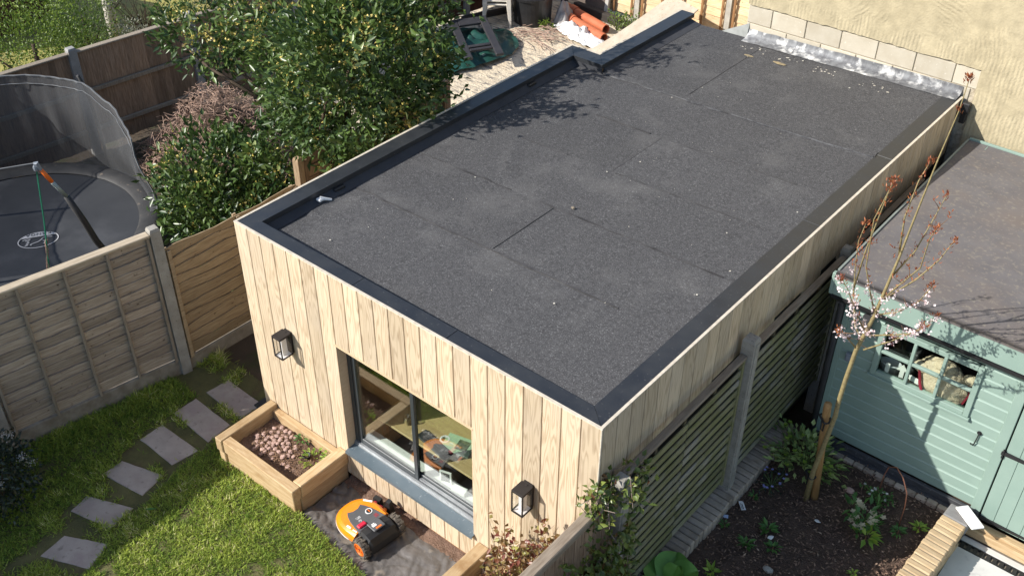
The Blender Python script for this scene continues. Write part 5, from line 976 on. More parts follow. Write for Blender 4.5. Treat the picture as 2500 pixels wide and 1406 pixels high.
bushy('hellebore_clump', 'large pale green hellebore clump around the foot of the cherry tree', (4.66, 2.86, .28), (.42, .36, .36), 300, .085, .040, HELL, stems=26, flowers=(LIME, 40, .03, 5))
bushy('hellebore_plant', 'hellebore with cream-pink flowers in the middle of the bed', (5.42, 2.50, .28), (.22, .20, .28), 80, .10, .036, MIDG, stems=12, flowers=(PINKH, 26, .036, 5))
rosette('lime_leaf_plant', 'bright lime-green leaf rosette at the sunny edge of the hellebore', 'plant', (5.54, 2.36, .34), 16, .05, .12, .05, LIME, .35)
bushy('blue_flower_plant', 'low plant with small blue flowers beside the brick edging', (4.56, 2.42, .28), (.16, .22, .10), 120, .035, .018, VIB, stems=14, flowers=(BLUEF, 12, .018, 5))
bushy('white_flower_plant', 'low green plant with white flowers under the copper hoop', (5.40, 2.93, .28), (.20, .14, .10), 150, .035, .020, MIDG, stems=14, flowers=(WHITEF, 10, .018, 5))
for x, y, r, lab, m in ((4.80, 1.91, .09, 'small green rosette in the shade beside a white scrap', MIDG), (4.73, 1.63, .08, 'narrow-leaved seedling nearest the broad-leaved plant', MIDG), (4.94, 1.75, .07, 'low seedling in the middle of the shaded soil', MIDG), (5.86, 2.83, .075, 'bright green seedling by the sunlit brick border', LIME), (5.73, 2.66, .07, 'feathery green seedling at the foot of the copper hoop', MIDG), (4.47, 1.70, .05, 'tiny seedling close to the grey brick edging', MIDG), (5.62, 1.95, .05, 'tiny seedling at the sunlit bottom edge of the bed', LIME), (4.66, 1.16, .08, 'lime seedling at the bottom edge of the bed', LIME), (4.50, 2.18, .05, 'tiny plant beside the plant label', MIDG)):
    rosette('seedling_plant', lab, 'plant', (x, y, .285), 22, r * .35, r, r * .38, m, .4, group='seedlings in the flower bed')
# broad-leaved plant at the bottom edge
bp = thing('broad_leaf_plant', 'large smooth-leaved green plant at the bottom edge of the flower bed', 'plant', (4.46, .74, .28))
def bigleaf(a, ln, wd, el, cur, zb):
    g = G()
    def f(u, v):
        s_ = (v * 2 - 1); wloc = wd * sin(pi * min(1, u * .93 + .05)) ** .75; rr_ = ln * u; z = zb + sin(el) * rr_ - cur * u * u * ln; x = cos(el) * rr_
        y = s_ * wloc * .5; z += .30 * abs(s_) ** 1.5 * wloc * .5 + .006 * sin(u * 14 + v * 3) * abs(s_) - .012 * exp(-(s_ * 9) ** 2); return (x * cos(a) - y * sin(a), x * sin(a) + y * cos(a), z)
    g.grid(16, 12, f); ob('leaf', g, BIGLEAF, bp, smooth=True)
for a, ln, wd, el, cur, zb in ((.9, .42, .30, .9, .35, .05), (.1, .40, .30, .7, .3, .05), (1.9, .42, .32, .8, .35, .05), (2.8, .38, .28, .7, .35, .04), (-.8, .40, .30, .8, .35, .05), (-1.8, .40, .30, .7, .3, .05), (.5, .30, .22, 1.15, .2, .08), (1.4, .28, .2, 1.2, .2, .08)): bigleaf(a, ln, wd, el, cur, zb)
hp = thing('copper_hoop', 'thin copper wire hoop stuck in the flower bed by the shed', 'wire hoop', (5.54, 2.885, .28)); g = G(); g.tube([(-.16, .13, 0), (-.155, .125, .25), (-.13, .10, .40), (-.05, .04, .50), (.05, -.05, .50), (.13, -.10, .40), (.155, -.12, .25), (.16, -.13, 0)], .006, 6); ob('wire', g, COPPER, hp, smooth=True)
t = thing('plant_label', 'white plant label with dark stripes lying on the soil', 'plant label', (4.472, 2.015, .302), 2.35); g = G(); g.cbox(-.055, .055, -.022, .022, 0, .004, .001); ob('label_card', g, WHITE, t); g = G(); g.box(-.045, .02, -.004, .003, .0042, .0050); g.box(-.045, .03, .010, .014, .0042, .0050); ob('print', g, BLACK, t)
for x, y, lab, m in ((4.42, 1.80, 'pale blue scrap by the brick edging', mat('blue_scrap', (.42, .50, .66), rough=.6)), (4.865, 1.845, 'white scrap beside the green rosette', WHITE), (5.10, 2.30, 'tiny white flake on the dark soil near the stake', WHITE)):
    g = G(); g.ball((0, 0, 0), (.03, .02, .006), 7, 4, .35); ob('paper_scrap', g, m, loc=(x, y, .305), rot=(.2, .1, random.uniform(0, 3)), label=lab, cat='litter')
for x, y, r, lab in ((5.16, 2.86, .05, 'brown stone beside the cherry tree roots'), (5.02, 1.52, .05, 'grey stone in the shaded bed soil')):
    g = G(); g.ball((0, 0, 0), (r, r * .7, r * .5), 9, 6, .15); ob('garden_stone', g, PEB if r < .051 and x > 5.1 else CONC, loc=(x, y, .29), label=lab, cat='stone')

# ------------------------------------------------------------------ climber on the near fence
vn = thing('climbing_plant', 'climber with dark red and green leaves sprawling over the near fence end', 'climber', (4.2, 0.1, 0))
g = G(); vp = []; vd = []
def vine(pts, r=.005):
    g.tube(pts, [lerp(r, r * .4, i / (len(pts) - 1)) for i in range(len(pts))], 5)
    for i in range(len(pts) - 1):
        a_, b_ = Vector(pts[i]), Vector(pts[i + 1]); m_ = max(1, int((b_ - a_).length / .035))
        for j in range(m_): vp.append(tuple(a_.lerp(b_, j / m_)))
for k in range(60):      # up the boards on the bed side
    y = random.uniform(-1.7, .12); x = .06; z = .25; pts = [(x, y, z)]
    while z < random.uniform(1.2, 1.95): z += .12; y += random.uniform(-.08, .08); x = .06 + random.uniform(0, .10); pts.append((x, y, z))
    vine(pts)
for k in range(16):      # over the rail, hanging and reaching out
    y = random.uniform(-.35, .25); pts = [(.05, y, 1.85), (.02 + random.uniform(-.1, .08), y + random.uniform(-.1, .15), 2.0 + random.uniform(-.02, .08)), (random.uniform(-.12, .28), y + random.uniform(-.15, .35), 1.98 + random.uniform(-.15, .12))]; vine(pts)
for k in range(80):      # low growth between sleeper and fence on the room side
    x = random.uniform(-.75, -.10); y = random.uniform(-.62, -.16) ; b = Vector((x, y, .28)); pts = [tuple(b)]
    for j in range(random.randint(4, 7)): b = b + Vector((random.uniform(-.07, .09), random.uniform(-.05, .06), random.uniform(.08, .19) * (1.3 + x * .3))); pts.append(tuple(b))
    vine(pts, .004)
ob('stems', g, mat('vine_stem', (.20, .14, .11), (.30, .24, .20), rough=.8), vn)
vp = np.array(vp); lo_ = vp[vp[:, 0] < -.06]; hi_v = vp[vp[:, 0] >= -.06]; P = np.concatenate([lo_[rng.integers(0, len(lo_), 3400)], hi_v[rng.integers(0, len(hi_v), 4800)]]) + rng.normal(size=(8200, 3)) * .03
red = (P[:, 0] < -.06)
D = rng.normal(size=P.shape) + [0.25, -.3, .2]; N_ = rng.normal(size=P.shape) * .7 + [.3, -.5, .7]
leaves('leaves', P[red], D[red], N_[red], .048 + .02 * rng.random(red.sum()), .034, VINEL, vn, kind='stuff'); leaves('green_leaves', P[~red], D[~red], N_[~red], .052 + .025 * rng.random((~red).sum()), .037, VINEG, vn, kind='stuff')

# ------------------------------------------------------------------ shrub bottom left
vs = thing('white_flowered_shrub', 'dark evergreen shrub with white flower heads at the left picture edge', 'shrub', (-1.0, -2.46, .13))
P, O, vv = clump_crown((0, 0, .42), (.42, .42, .40), 120, 22, .06, shell=.5); leaves('foliage', P, O + rng.normal(size=P.shape) * .6, O + rng.normal(size=P.shape) * .6, .05, .028, VIB, vs, kind='stuff')
g = G()
for k in range(10): a = k * .63; g.tube([(0, 0, -.02), (cos(a) * .15, sin(a) * .15, .3), (cos(a) * .3, sin(a) * .3, .6)], [.012, .008, .004], 5)
ob('stems', g, BARK, vs)
for k, (dx, dy, z) in enumerate(((.22, .28, .62), (.10, .05, .80), (-.02, .30, .72), (.30, .0, .55), (-.2, .1, .82), (.12, .36, .42), (-.05, -.2, .8))):
    c_ = np.array([dx, dy, z]); Pf = c_ + rng.normal(size=(60, 3)) * [.028, .028, .012]; leaves('flower_head', Pf, unit(60), np.tile([0, 0, 1.], (60, 1)) + rng.normal(size=(60, 3)) * .3, .014, .014, WHITEF, vs, kind='stuff')

# ------------------------------------------------------------------ bay tree (two big masses) and its neighbours
def tree(name, label, cat, base, trunk, limbs, crowns, m, ln, wd, flower=None, bark=BARK, jitter=.55, keep=None):
    t = thing(name, label, cat, base); g = G(); g.tube(trunk[0], trunk[1], 8); ob('trunk', g, bark, t, smooth=True)
    g = G()
    for l_ in limbs: g.tube(l_[0], l_[1], 6)
    ob('limbs', g, bark, t, smooth=True)
    PP = []; OO = []; VV = []
    for (c_, r_2, nc, per, sp) in crowns:
        P, O, v_ = clump_crown(c_, r_2, nc, per, sp, keep=keep); PP.append(P); OO.append(O); VV.append(v_)
    P = np.concatenate(PP); O = np.concatenate(OO); V_ = np.concatenate(VV); n_ = len(P)
    D = O * .8 + rng.normal(size=P.shape) * jitter + [0, 0, .25]; N_ = O * .5 + rng.normal(size=P.shape) * .5 + [0, 0, .7]
    leaves('crown', P, D, N_, ln * (.65 + .6 * rng.random(n_)), wd * (.75 + .5 * rng.random(n_)), m, t, var=np.clip(.72 * V_ + .36 * rng.random(n_) - .06, 0, 1), kind='stuff')
    if flower:
        fm, frac, fs = flower; hot = P[(V_ > 1 - frac)]; hot = hot[rng.random(len(hot)) < .55]; Pf = np.repeat(hot, 3, 0) + rng.normal(size=(len(hot) * 3, 3)) * .012 + np.repeat(O[(V_ > 1 - frac)][:1] * 0, 1, 0)
        leaves('flowers', Pf, unit(len(Pf)), unit(len(Pf)), fs, fs * .9, fm, t, kind='stuff')
    return t
BX, BY = -1.75, 2.65
tree('bay_tree', 'big glossy bay tree with clusters of yellow flowers leaning over the fence', 'tree', (BX, BY, 0),
     ([(0, 0, -.05), (.05, .05, .6), (.1, .1, 1.4), (.3, .05, 2.2), (.55, .0, 3.0)], [.11, .10, .085, .06, .03]),
     [([(0.02, .05, .8), (.5, .3, 1.6), (.8, .6, 2.8)], [.05, .035, .012]), ([(0, .1, 1.0), (-1.2, .1, 1.7), (-2.9, .4, 2.2)], [.05, .035, .012]), ([(0, .1, 1.3), (.3, .9, 2.0), (.6, 1.2, 3.0)], [.045, .03, .01]), ([(0, .1, 1.2), (.3, -.4, 2.0), (.7, -.5, 2.8)], [.04, .03, .01]), ([(.05, .05, .5), (-.1, -.3, 1.1), (-.2, -.5, 1.6)], [.04, .03, .01]), ([(.6, 1.2, 3.0), (1.1, 1.3, 3.5), (1.6, 1.5, 4.0)], [.012, .008, .004]), ([(-1.2, .1, 1.7), (-2.0, -.2, 2.1), (-3.1, -.1, 2.35)], [.03, .02, .008])],
     [((.72, -.15, 2.75), (1.0, 1.0, 1.0), 191, 25, .088), ((.72, .32, 3.0), (.75, .80, .78), 106, 25, .088), ((.36, .32, 1.85), (.75, .8, .75), 98, 25, .088), ((-.22, -.38, 1.5), (.62, .62, .58), 67, 25, .088), ((-.55, .30, 2.15), (.75, .70, .55), 57, 25, .088), ((-2.55, .35, 2.25), (.95, .75, .36), 59, 25, .088), ((-1.5, .75, 2.5), (.8, .8, .55), 53, 25, .088), ((.95, -.50, 3.5), (.6, .65, .5), 31, 22, .088), ((1.5, .10, 3.55), (.35, .35, .25), 10, 18, .088), ((1.5, 1.5, 4.0), (.40, .30, .14), 7, 16, .088), ((1.05, .85, 3.6), (.35, .4, .3), 10, 18, .088)], BAY, .112, .046, (BAYF, .22, .036))
tree('bay_bush', 'low spreading bay bush between the trampoline and the golden brown panel', 'shrub', (-2.75, 1.5, 0),
     ([(0, 0, -.05), (.0, .05, .4), (.05, .1, .8)], [.05, .045, .03]), [([(0, 0, .3), (.4, -.1, .8), (.7, -.2, 1.2)], [.03, .02, .008]), ([(0, 0, .3), (-.4, .1, .9), (-.7, .2, 1.3)], [.03, .02, .008]), ([(0, 0, .4), (.1, .5, 1.0), (.2, .9, 1.4)], [.03, .02, .008])],
     [((-.05, .20, 1.15), (.85, .75, .62), 130, 25, .088), ((.50, -.15, .85), (.65, .65, .60), 83, 25, .088), ((-.25, .25, .75), (.7, .6, .5), 45, 25, .088)], BAY, .112, .046, (BAYF, .12, .034))
nb = thing('lawn_shade_block', 'unseen plain block added beyond the fence to cast shade on the lawn', 'shade block', (-3.75, -6.8, 0))  # unseen, added to cast the straight shade edge on the lawn
g = G(); g.box(-1.5, 1.5, -2.6, 2.45, 0, 3.2); ob('shade_block_wall', g, CONC, nb); g = G(); g.cbox(-1.6, 1.55, -2.7, 2.5, 3.2005, 3.36, .01); ob('shade_block_top', g, FELT2, nb); g = G(); g.box(1.5005, 1.53, -.6, .3, .1, 2.1); ob('shade_block_panel', g, WDARK, nb)
# heap of dry twigs
th_ = thing('twig_heap', 'big heap of dry pinkish brown twigs against the closeboard fence', 'twig heap', (-4.95, 3.25, 0)); g = G()
for k in range(2600):
    a = random.uniform(0, 6.3); r = random.random() ** .6; x, y = cos(a) * r * 1.25, sin(a) * r * 1.2; z = max(.02, 1.2 * (1 - r ** 1.3)) * random.uniform(.55, 1.02) + .02; a2 = random.uniform(0, 6.3); ln = random.uniform(.07, .24); c1 = random.uniform(-1, 1)
    g.tube([(x, y, z), (x + cos(a2) * ln * .5, y + sin(a2) * ln * .5, z + random.uniform(-.03, .07)), (x + cos(a2 + c1) * ln, y + sin(a2 + c1) * ln, z + random.uniform(-.08, .06))], [.005, .0045, .003], 3)
ob('twigs', g, DRYT, th_, kind='stuff'); g = G(); g.grid(20, 10, lambda u, v: (cos(2 * pi * u) * (1 - v) * .95, sin(2 * pi * u) * (1 - v) * 1.1, .85 * (1 - (1 - v) ** 1.4))); ob('heap_core', g, mat('heap_core', (.10, .065, .045), (.06, .04, .03), scale=20, rough=.95, bump=.8, bscale=40), th_, smooth=True)
# beyond the closeboard fence
tree('laurel_hedge', 'bright green hedge filling the top left corner beyond the closeboard fence', 'hedge', (-8.1, 2.3, 0), ([(0, 0, -.05), (0, 0, .6), (.05, 0, 1.2)], [.06, .05, .03]), [([(0, 0, .4), (.3, .5, 1.1)], [.03, .01]), ([(0, 0, .4), (-.3, -.5, 1.1)], [.03, .01])], [((0, 0, .85), (.8, 1.3, .75), 260, 26, .09), ((-.7, .2, 1.1), (.9, 1.1, .9), 200, 24, .10)], HEDGE, .05, .026)
tree('pale_leaved_shrub', 'pale grey-leaved shrub just beyond the closeboard fence', 'shrub', (-7.75, 3.75, 0), ([(0, 0, -.05), (0, 0, .4), (.02, 0, .8)], [.03, .02, .01]), [([(0, 0, .3), (.2, .3, .9)], [.015, .005]), ([(0, 0, .3), (-.2, -.2, .9)], [.015, .005])], [((0, 0, .6), (.45, .5, .55), 90, 22, .07)], GREYLEAF, .045, .02)
tree('dark_evergreen_shrub', 'dark shrub between the bright hedge and the birch', 'shrub', (-8.9, 3.6, 0), ([(0, 0, -.05), (0, 0, .5), (.02, 0, 1.0)], [.04, .03, .015]), [([(0, 0, .3), (.3, .2, 1.0)], [.02, .006]), ([(0, 0, .3), (-.3, -.2, 1.0)], [.02, .006])], [((0, 0, .8), (.65, .6, .8), 150, 24, .09)], HEDGE, .045, .02)
bt = thing('birch_tree', 'white-barked birch trunk on the yellowed lawn beyond the fence', 'tree', (-9.55, 4.45, 0)); g = G(); g.tube([(0, 0, -.05), (-.08, .05, .8), (-.1, .1, 2), (.05, .15, 4)], [.11, .095, .085, .06], 10); ob('trunk', g, BIRCH, bt, smooth=True); g = G()
for k in range(26):
    a = random.uniform(0, 6.3); z = random.uniform(.2, 3.6); l_ = random.uniform(.4, 1.1); g.tube([(-.08, .08, z), (cos(a) * l_ * .5, sin(a) * l_ * .5, z + l_ * .35), (cos(a) * l_, sin(a) * l_, z + l_ * .55)], [.012, .008, .003], 4)
ob('branches', g, BARK, bt)
def twiggy(label, loc, rad, n_, m, cat='shrub'):
    t = thing('bare_shrub', label, cat, loc); g = G()
    for k in range(n_):
        a = random.uniform(0, 6.3); r = random.random() ** .5; e = Vector((cos(a) * rad[0] * r, sin(a) * rad[1] * r, rad[2] * random.uniform(.5, 1))); m0 = Vector((e.x * .3, e.y * .3, e.z * .5)); g.tube([(0, 0, 0), m0, e], [.009, .006, .003], 4)
        for j in range(3): q = m0.lerp(e, random.random()); g.tube([q, q + Vector((random.uniform(-.2, .2), random.uniform(-.2, .2), random.uniform(0, .25)))], [.004, .002], 3)
    ob('twigs', g, m, t); return t
twiggy('bare twiggy shrub at the foot of the birch', (-9.0, 4.75, 0), (.6, .6, 1.1), 50, BARK)
twiggy('bare pinkish shrub behind the top of the bay tree', (-8.3, 6.4, 0), (.9, .9, 1.5), 110, DRYT)
twiggy('tall bare shrub at the top picture edge left of the bay tree', (-9.6, 6.9, 0), (1.1, 1.1, 1.9), 110, DRYT)
twiggy('feathery bare shrub at the left picture edge', (-8.9, 1.2, 0), (.7, .7, 1.6), 80, mat('olive_twig', (.20, .18, .09), rough=.8))
tree('laurel_shrub', 'loose green shrub with pale new leaves behind the closeboard fence by the bay', 'shrub', (-7.7, 5.3, 0), ([(0, 0, -.05), (0, 0, .6), (.02, 0, 1.2)], [.04, .03, .015]), [([(0, 0, .3), (.3, .4, 1.3)], [.02, .006]), ([(0, 0, .3), (-.3, -.4, 1.3)], [.02, .006])], [((0, 0, 1.25), (.8, .8, .75), 150, 20, .09)], BAY, .08, .03, (BAYF, .15, .02))
t = thing('far_shed', 'dark brown shed roof at the very top left corner', 'shed', (-12.6, 3.2, 0), .3); g = G(); g.box(-1.2, 1.2, -1, 1, 0, 1.3); ob('shed_wall', g, WRED, t); g = G(); g.loft([[(x, -1.15, 1.25), (x, 0, 1.9), (x, 1.15, 1.25), (x, 1.1, 1.2), (x, 0, 1.82), (x, -1.1, 1.2)] for x in (-1.35, 1.35)]); ob('shed_roof', g, WDARK, t)

# ------------------------------------------------------------------ trampoline
TC = Vector((-4.28, -0.22)); TR, TZ = 1.62, 0.70
tr = thing('trampoline', 'large round trampoline with black mat and sagging grey safety net', 'trampoline', (TC.x, TC.y, 0))
g = G(); g.grid(60, 14, lambda u, v: (cos(2 * pi * u) * v * 1.42, sin(2 * pi * u) * v * 1.42, TZ - .05 * (1 - v * v))); ob('mat', g, MATF, tr, smooth=True)
g = G(); g.loft([[(r * cos(2 * pi * k / 60), r * sin(2 * pi * k / 60), z + .008 * nz(k * .9, r * 9)) for k in range(60)] for r, z in ((1.40, TZ + .012), (1.44, TZ + .045), (1.60, TZ + .05), (1.68, TZ + .01), (1.68, TZ - .03))], False, False); ob('spring_pad', g, PADM, tr, smooth=True)
g = G(); g.tube([(TR * cos(2 * pi * k / 40), TR * sin(2 * pi * k / 40), TZ - .04) for k in range(41)], .025, 8); ob('rim_tube', g, GALV, tr, smooth=True)
for k in range(4):
    a = 2 * pi * k / 4 + .5; p_ = lambda a_, z: (TR * cos(a_), TR * sin(a_), z); g = G(); g.tube([p_(a - .3, TZ - .05), p_(a - .3, .03), p_(a + .3, .03), p_(a + .3, TZ - .05)], .022, 8); ob('leg', g, GALV, tr)
# emblem: ring, cap panel with letters, outline drawing
EW = mat('emblem_print', (.46, .46, .47), (.40, .40, .41), rough=.7)
em = Vector((0.235, 0.10)); ea = radians(58)
def EP(x, y, dz=.0): return (em.x + x * cos(ea) - y * sin(ea), em.y + x * sin(ea) + y * cos(ea), TZ - .05 * (1 - ((em.x) ** 2 + em.y ** 2) / 2) + .010 + dz)
g = G(); ex, ey = .235, .175
A = [EP(ex * cos(2 * pi * k / 48), ey * sin(2 * pi * k / 48)) for k in range(48)]; B = [EP((ex - .012) * cos(2 * pi * k / 48), (ey - .012) * sin(2 * pi * k / 48)) for k in range(48)]
g.add(A + B, [(k, (k + 1) % 48, 48 + (k + 1) % 48, 48 + k) for k in range(48)])
cap_ = [(ex * cos(a), ey * sin(a)) for a in [radians(25) + radians(130) * q / 16 for q in range(17)]]; g.add([EP(x, y, -.001) for x, y in cap_], [tuple(range(17))])
def line(pts, w_=.006):
    for (x0, y0), (x1, y1) in zip(pts[:-1], pts[1:]):
        d = Vector((x1 - x0, y1 - y0)).normalized() * w_; g.add([EP(x0 - d.y, y0 + d.x), EP(x1 - d.y, y1 + d.x), EP(x1 + d.y, y1 - d.x), EP(x0 + d.y, y0 - d.x)], [(0, 1, 2, 3)])
line([(.16, .03), (.10, .045), (.05, .03), (.03, -.01), (.0, -.04), (-.05, -.06), (-.09, -.08), (-.075, -.10)]); line([(-.18, .03), (-.13, .05), (-.09, .04), (-.11, .02), (-.15, .01)]); line([(-.10, .0), (-.13, -.02), (-.10, -.04), (-.14, -.06), (-.11, -.08), (-.15, -.10)]); line([(.05, -.02), (.09, -.06), (.06, -.10)])
ob('emblem', g, EW, tr, recalc=False)
fc = bpy.data.curves.new('emblem_text', 'FONT'); fc.body = 'KANGA'; fc.size = .078; fc.align_x = 'CENTER'; fc.align_y = 'CENTER'; fc.extrude = 0.0005; fc.space_character = 1.15
tmp = bpy.data.objects.new('tmp', fc); C.objects.link(tmp); dg = bpy.context.evaluated_depsgraph_get(); me = bpy.data.meshes.new_from_object(tmp.evaluated_get(dg)); bpy.data.objects.remove(tmp)
e0 = EP(0, .128, .003); ob('emblem_lettering', me, MATF, tr, loc=e0, rot=(0, 0, ea + pi))
# safety net on the far side, sagging on the right
def nettop(a):     # a in degrees, around the rim (0 = +x)
    pts_ = [(-70, .74), (55, .74), (62, .85), (67, 1.35), (71, 1.6), (90, 1.86), (108, 2.02), (140, 2.06), (200, 2.06), (310, 2.0)]
    for (a0, z0), (a1, z1) in zip(pts_[:-1], pts_[1:]):
        if a0 <= a <= a1: t_ = (a - a0) / (a1 - a0); return z0 + (z1 - z0) * (t_ * t_ * (3 - 2 * t_))
    return .75
def nf(u, v):
    a = 56 + 214 * u; z1 = nettop(a); r = TR * (1.0 - .05 * sin(pi * v) * (1 + .6 * nz(a * .15, v * 2)) - .06 * v * (z1 > 1.2)) + .02 * nz(a * .3, 2); return (r * cos(radians(a)), r * sin(radians(a)), TZ + .04 + (z1 - TZ - .04) * v)
g = G(); g.grid(90, 12, nf); ob('safety_net', g, NET, tr, smooth=True)
g = G(); tp_ = [nf(k / 90, 1.0) for k in range(91)]; g.tube(tp_, .011, 5); g.tube([(x * .985, y * .985, max(z - .10, TZ + .02)) for x, y, z in tp_], .006, 4); ob('net_hem', g, NETE, tr)
def RIM(a, r=TR): return (r * cos(radians(a)), r * sin(radians(a)))
for a in (108, 160, 215, 270):
    x, y = RIM(a, TR + .05); x2, y2 = RIM(a, TR - .08); g = G(); g.tube([(x, y, .2), (x, y, 1.3), (lerp(x, x2, .5), lerp(y, y2, .5), 1.9), (x2, y2, 2.10)], .021, 8); ob('net_pole', g, PADM, tr, smooth=True)
lp = lambda X, Y, Z: (X - TC.x, Y - TC.y, Z)
X_ = -2.75
g = G(); g.tube([lp(X_, .12, .25), lp(X_, .08, .8), lp(X_, .05, .98), lp(X_, -.022, 1.172), lp(X_, -.096, 1.473), lp(X_, -.205, 1.84)], [.034, .036, .037, .038, .037, .034], 10); ob('padded_pole', g, PADM, tr, smooth=True)
g = G(); g.tube([lp(X_, -.205, 1.84), lp(X_, -.32, 2.086)], [.021, .021], 10); ob('pole_tube', g, GALV, tr, smooth=True)
g = G(); g.tube([lp(X_, -.315, 2.078), lp(X_, -.392, 2.26)], [.023, .023], 10); ob('orange_sleeve', g, ORANGE2, tr, smooth=True)
g = G(); g.tube([lp(X_, -.392, 2.26), lp(X_, -.417, 2.35), lp(X_ - .02, -.43, 2.34)], [.021, .024, .018], 8); g.ball(lp(X_ - .02, -.43, 2.29), (.028, .028, .045), 8, 6); ob('pole_clamp', g, GREYP, tr)
g = G(); g.tube([lp(X_, -.417, 2.35), lp(-3.2, -.95, 2.28), lp(-3.8, -1.5, 2.22)], .008, 5); ob('net_rope', g, NETE, tr)
cn = thing('green_cane', 'thin green cane wound with dry tendrils hanging in front of the trampoline', 'cane', (-2.78, -.42, 0)); g = G(); g.tube([(0, .01, 2.34), (0, -.085, 1.66), (0, -.22, 0.90)], .0095, 6); ob('cane', g, mat('green_cane', (.02, .17, .10), rough=.5), cn); g = G()
for k in range(4):
    g.tube([(.016 * cos(q * 1.3 + k), -.12 - .009 * q + .016 * sin(q * 1.3 + k), 1.45 - q * .04) for q in range(15)], .004, 4)
ob('dry_tendril', g, DRYT, cn)

# ------------------------------------------------------------------ clutter in the sandy yard
# green tarpaulin
g = G()
def tp(u, v):
    a = 2 * pi * u; r = v * (1 + .12 * nz(cos(a) * 1.5, sin(a) * 1.5, 7)); x = cos(a) * r * .72; y = sin(a) * r * 1.20
    return (x, y, .05 + .11 * (1 - v ** 3) + .22 * abs(nz(x * 3.2, y * 3.2, 2)) * (1 - v * .5) + .08 * abs(nz(x * 8, y * 8)) * (1 - v * .6))
g.grid(60, 20, tp); ob('green_tarpaulin', g, GTARP, loc=(-4.68, 8.2, .02), rot=(0, 0, -.22), smooth=True, label='crumpled dark green tarpaulin lying on the sand', cat='tarpaulin')
fr = thing('broken_crate', 'dark plastic open-framed crate side lying on the green tarpaulin', 'crate', (-4.42, 8.30, .30), -0.62)
FRM = mat('dusty_dark_plastic', (.028, .028, .032), (.045, .043, .045), scale=6, rough=.5)
for x0, x1, y0, y1 in ((-.72, .62, -.34, -.20), (-.72, .62, .20, .34)): g = G(); g.cbox(x0, x1, y0, y1, 0, .06, .012); ob('side_rail', g, FRM, fr)
for x0, x1, nm in ((-.72, -.50, 'top_rail'), (.20, .27, 'cross_rail'), (.32, .38, 'cross_rail')): g = G(); g.cbox(x0, x1, -.199, .199, .005, .055, .01); ob(nm, g, FRM, fr)
fr.rotation_euler = (.05, .10, -.62)
# stacked plastic chairs
def chair(z, label):
    t = thing('plastic_chair', label, 'chair', (-5.08, 9.64, z), -2.5, 'stacked plastic chairs')
    for sx in (-1, 1):
        for sy, top in ((1, .42), (-1, .44)):
            g = G(); x0, y0 = sx * .25, sy * .26; x1, y1 = sx * .21, sy * .20
            g.loft([[(x0 + dx, y0 + dy, 0) for dx, dy in ((-.018, -.018), (.018, -.018), (.018, .018), (-.018, .018))], [(x1 + dx, y1 + dy, top) for dx, dy in ((-.04, -.03), (.04, -.03), (.04, .03), (-.04, .03))]]); ob('leg', g, CHAIRP, t)
    g = G(); g.cbox(-.235, .235, -.22, .23, .405, .432, .012); ob('seat', g, CHAIRP, t)
    g = G(); g.cbox(-.24, .24, -.255, -.221, .44, .50, .01); g.loft([[(-.235 + .47 * q / 8, -.30 - .02 * cos(pi * (q - 4) / 8) + dy, .80 + .05 * sin(pi * q / 8) + dz) for q in range(9)] + [(.235 - .47 * q / 8, -.30 - .02 * cos(pi * (q - 4) / 8) + dy, .86 + .05 * sin(pi * q / 8) + dz) for q in range(9)] for dy, dz in ((0, 0), (.02, 0))]); ob('back_rail', g, CHAIRP, t)
    for k in range(8): x = -.19 + k * .054; g = G(); g.loft([[(x - .016, y, z_), (x + .016, y, z_), (x + .016, y + .012, z_), (x - .016, y + .012, z_)] for y, z_ in ((-.245, .48), (-.285, .66), (-.30, .82))]); ob('back_slat', g, CHAIRP, t)
    for sx in (-1, 1): g = G(); g.loft([[(sx * .245 - .025, y, z_), (sx * .245 + .025, y, z_), (sx * .245 + .025, y, z_ + .022), (sx * .245 - .025, y, z_ + .022)] for y, z_ in ((-.29, .66), (-.1, .645), (.15, .64), (.23, .62))]); g.loft([[(sx * .245 + dx, .20 + dy, z_) for dx, dy in ((-.02, -.02), (.02, -.02), (.02, .02), (-.02, .02))] for z_ in (.41, .63)]); ob('armrest', g, CHAIRP, t)
    return t
chair(.03, 'bottom chair of the stack of cream plastic garden chairs'); chair(.10, 'middle chair of the stack of cream plastic garden chairs'); chair(.17, 'top chair of the stack of cream plastic garden chairs')
wb = thing('black_water_butt', 'big round black tub with a smaller tub standing inside it', 'tub', (-4.62, 10.10, .02)); g = G(); g.lathe([(.34, 0), (.37, .5), (.395, .5), (.40, .55), (.37, .56), (.35, .53)], 32); ob('outer_tub', g, BLACK, wb, smooth=False)
g = G(); g.lathe([(.30, .40), (.32, 1.0), (.335, 1.02), (.31, 1.02), (.29, .95)], 32); ob('inner_tub', g, BLACK, wb); g = G(); g.cbox(-.02, .17, -.345, -.335, .72, .90, .002); ob('paper_label', g, WHITE, wb)
for i, (x, y, z, lab) in enumerate(((-3.62, 10.35, .12, 'front terracotta pipe lying on the sand by the white cloth'), (-3.80, 10.66, .14, 'rear terracotta pipe lying by the low timber'))):
    t = thing('terracotta_pipe', lab, 'pipe', (x, y, z), -.30, 'terracotta pipes on the sand'); g = G(); g.loft([[(xx, r * cos(2 * pi * k / 20), r * sin(2 * pi * k / 20)) for k in range(20)] for xx, r in ((-.62, .085), (-.45, .085), (-.445, .10), (-.30, .10), (-.295, .085), (.62, .085), (.62, .068), (-.62, .068), (-.62, .085))], False, False); ob('pipe_body', g, TERRA, t, smooth=False); g = G(); g.loft([[(xx, .102 * cos(2 * pi * k / 20), .102 * sin(2 * pi * k / 20)) for k in range(20)] for xx in (-.46, -.29)], False, False); ob('collar', g, TERRA, t)
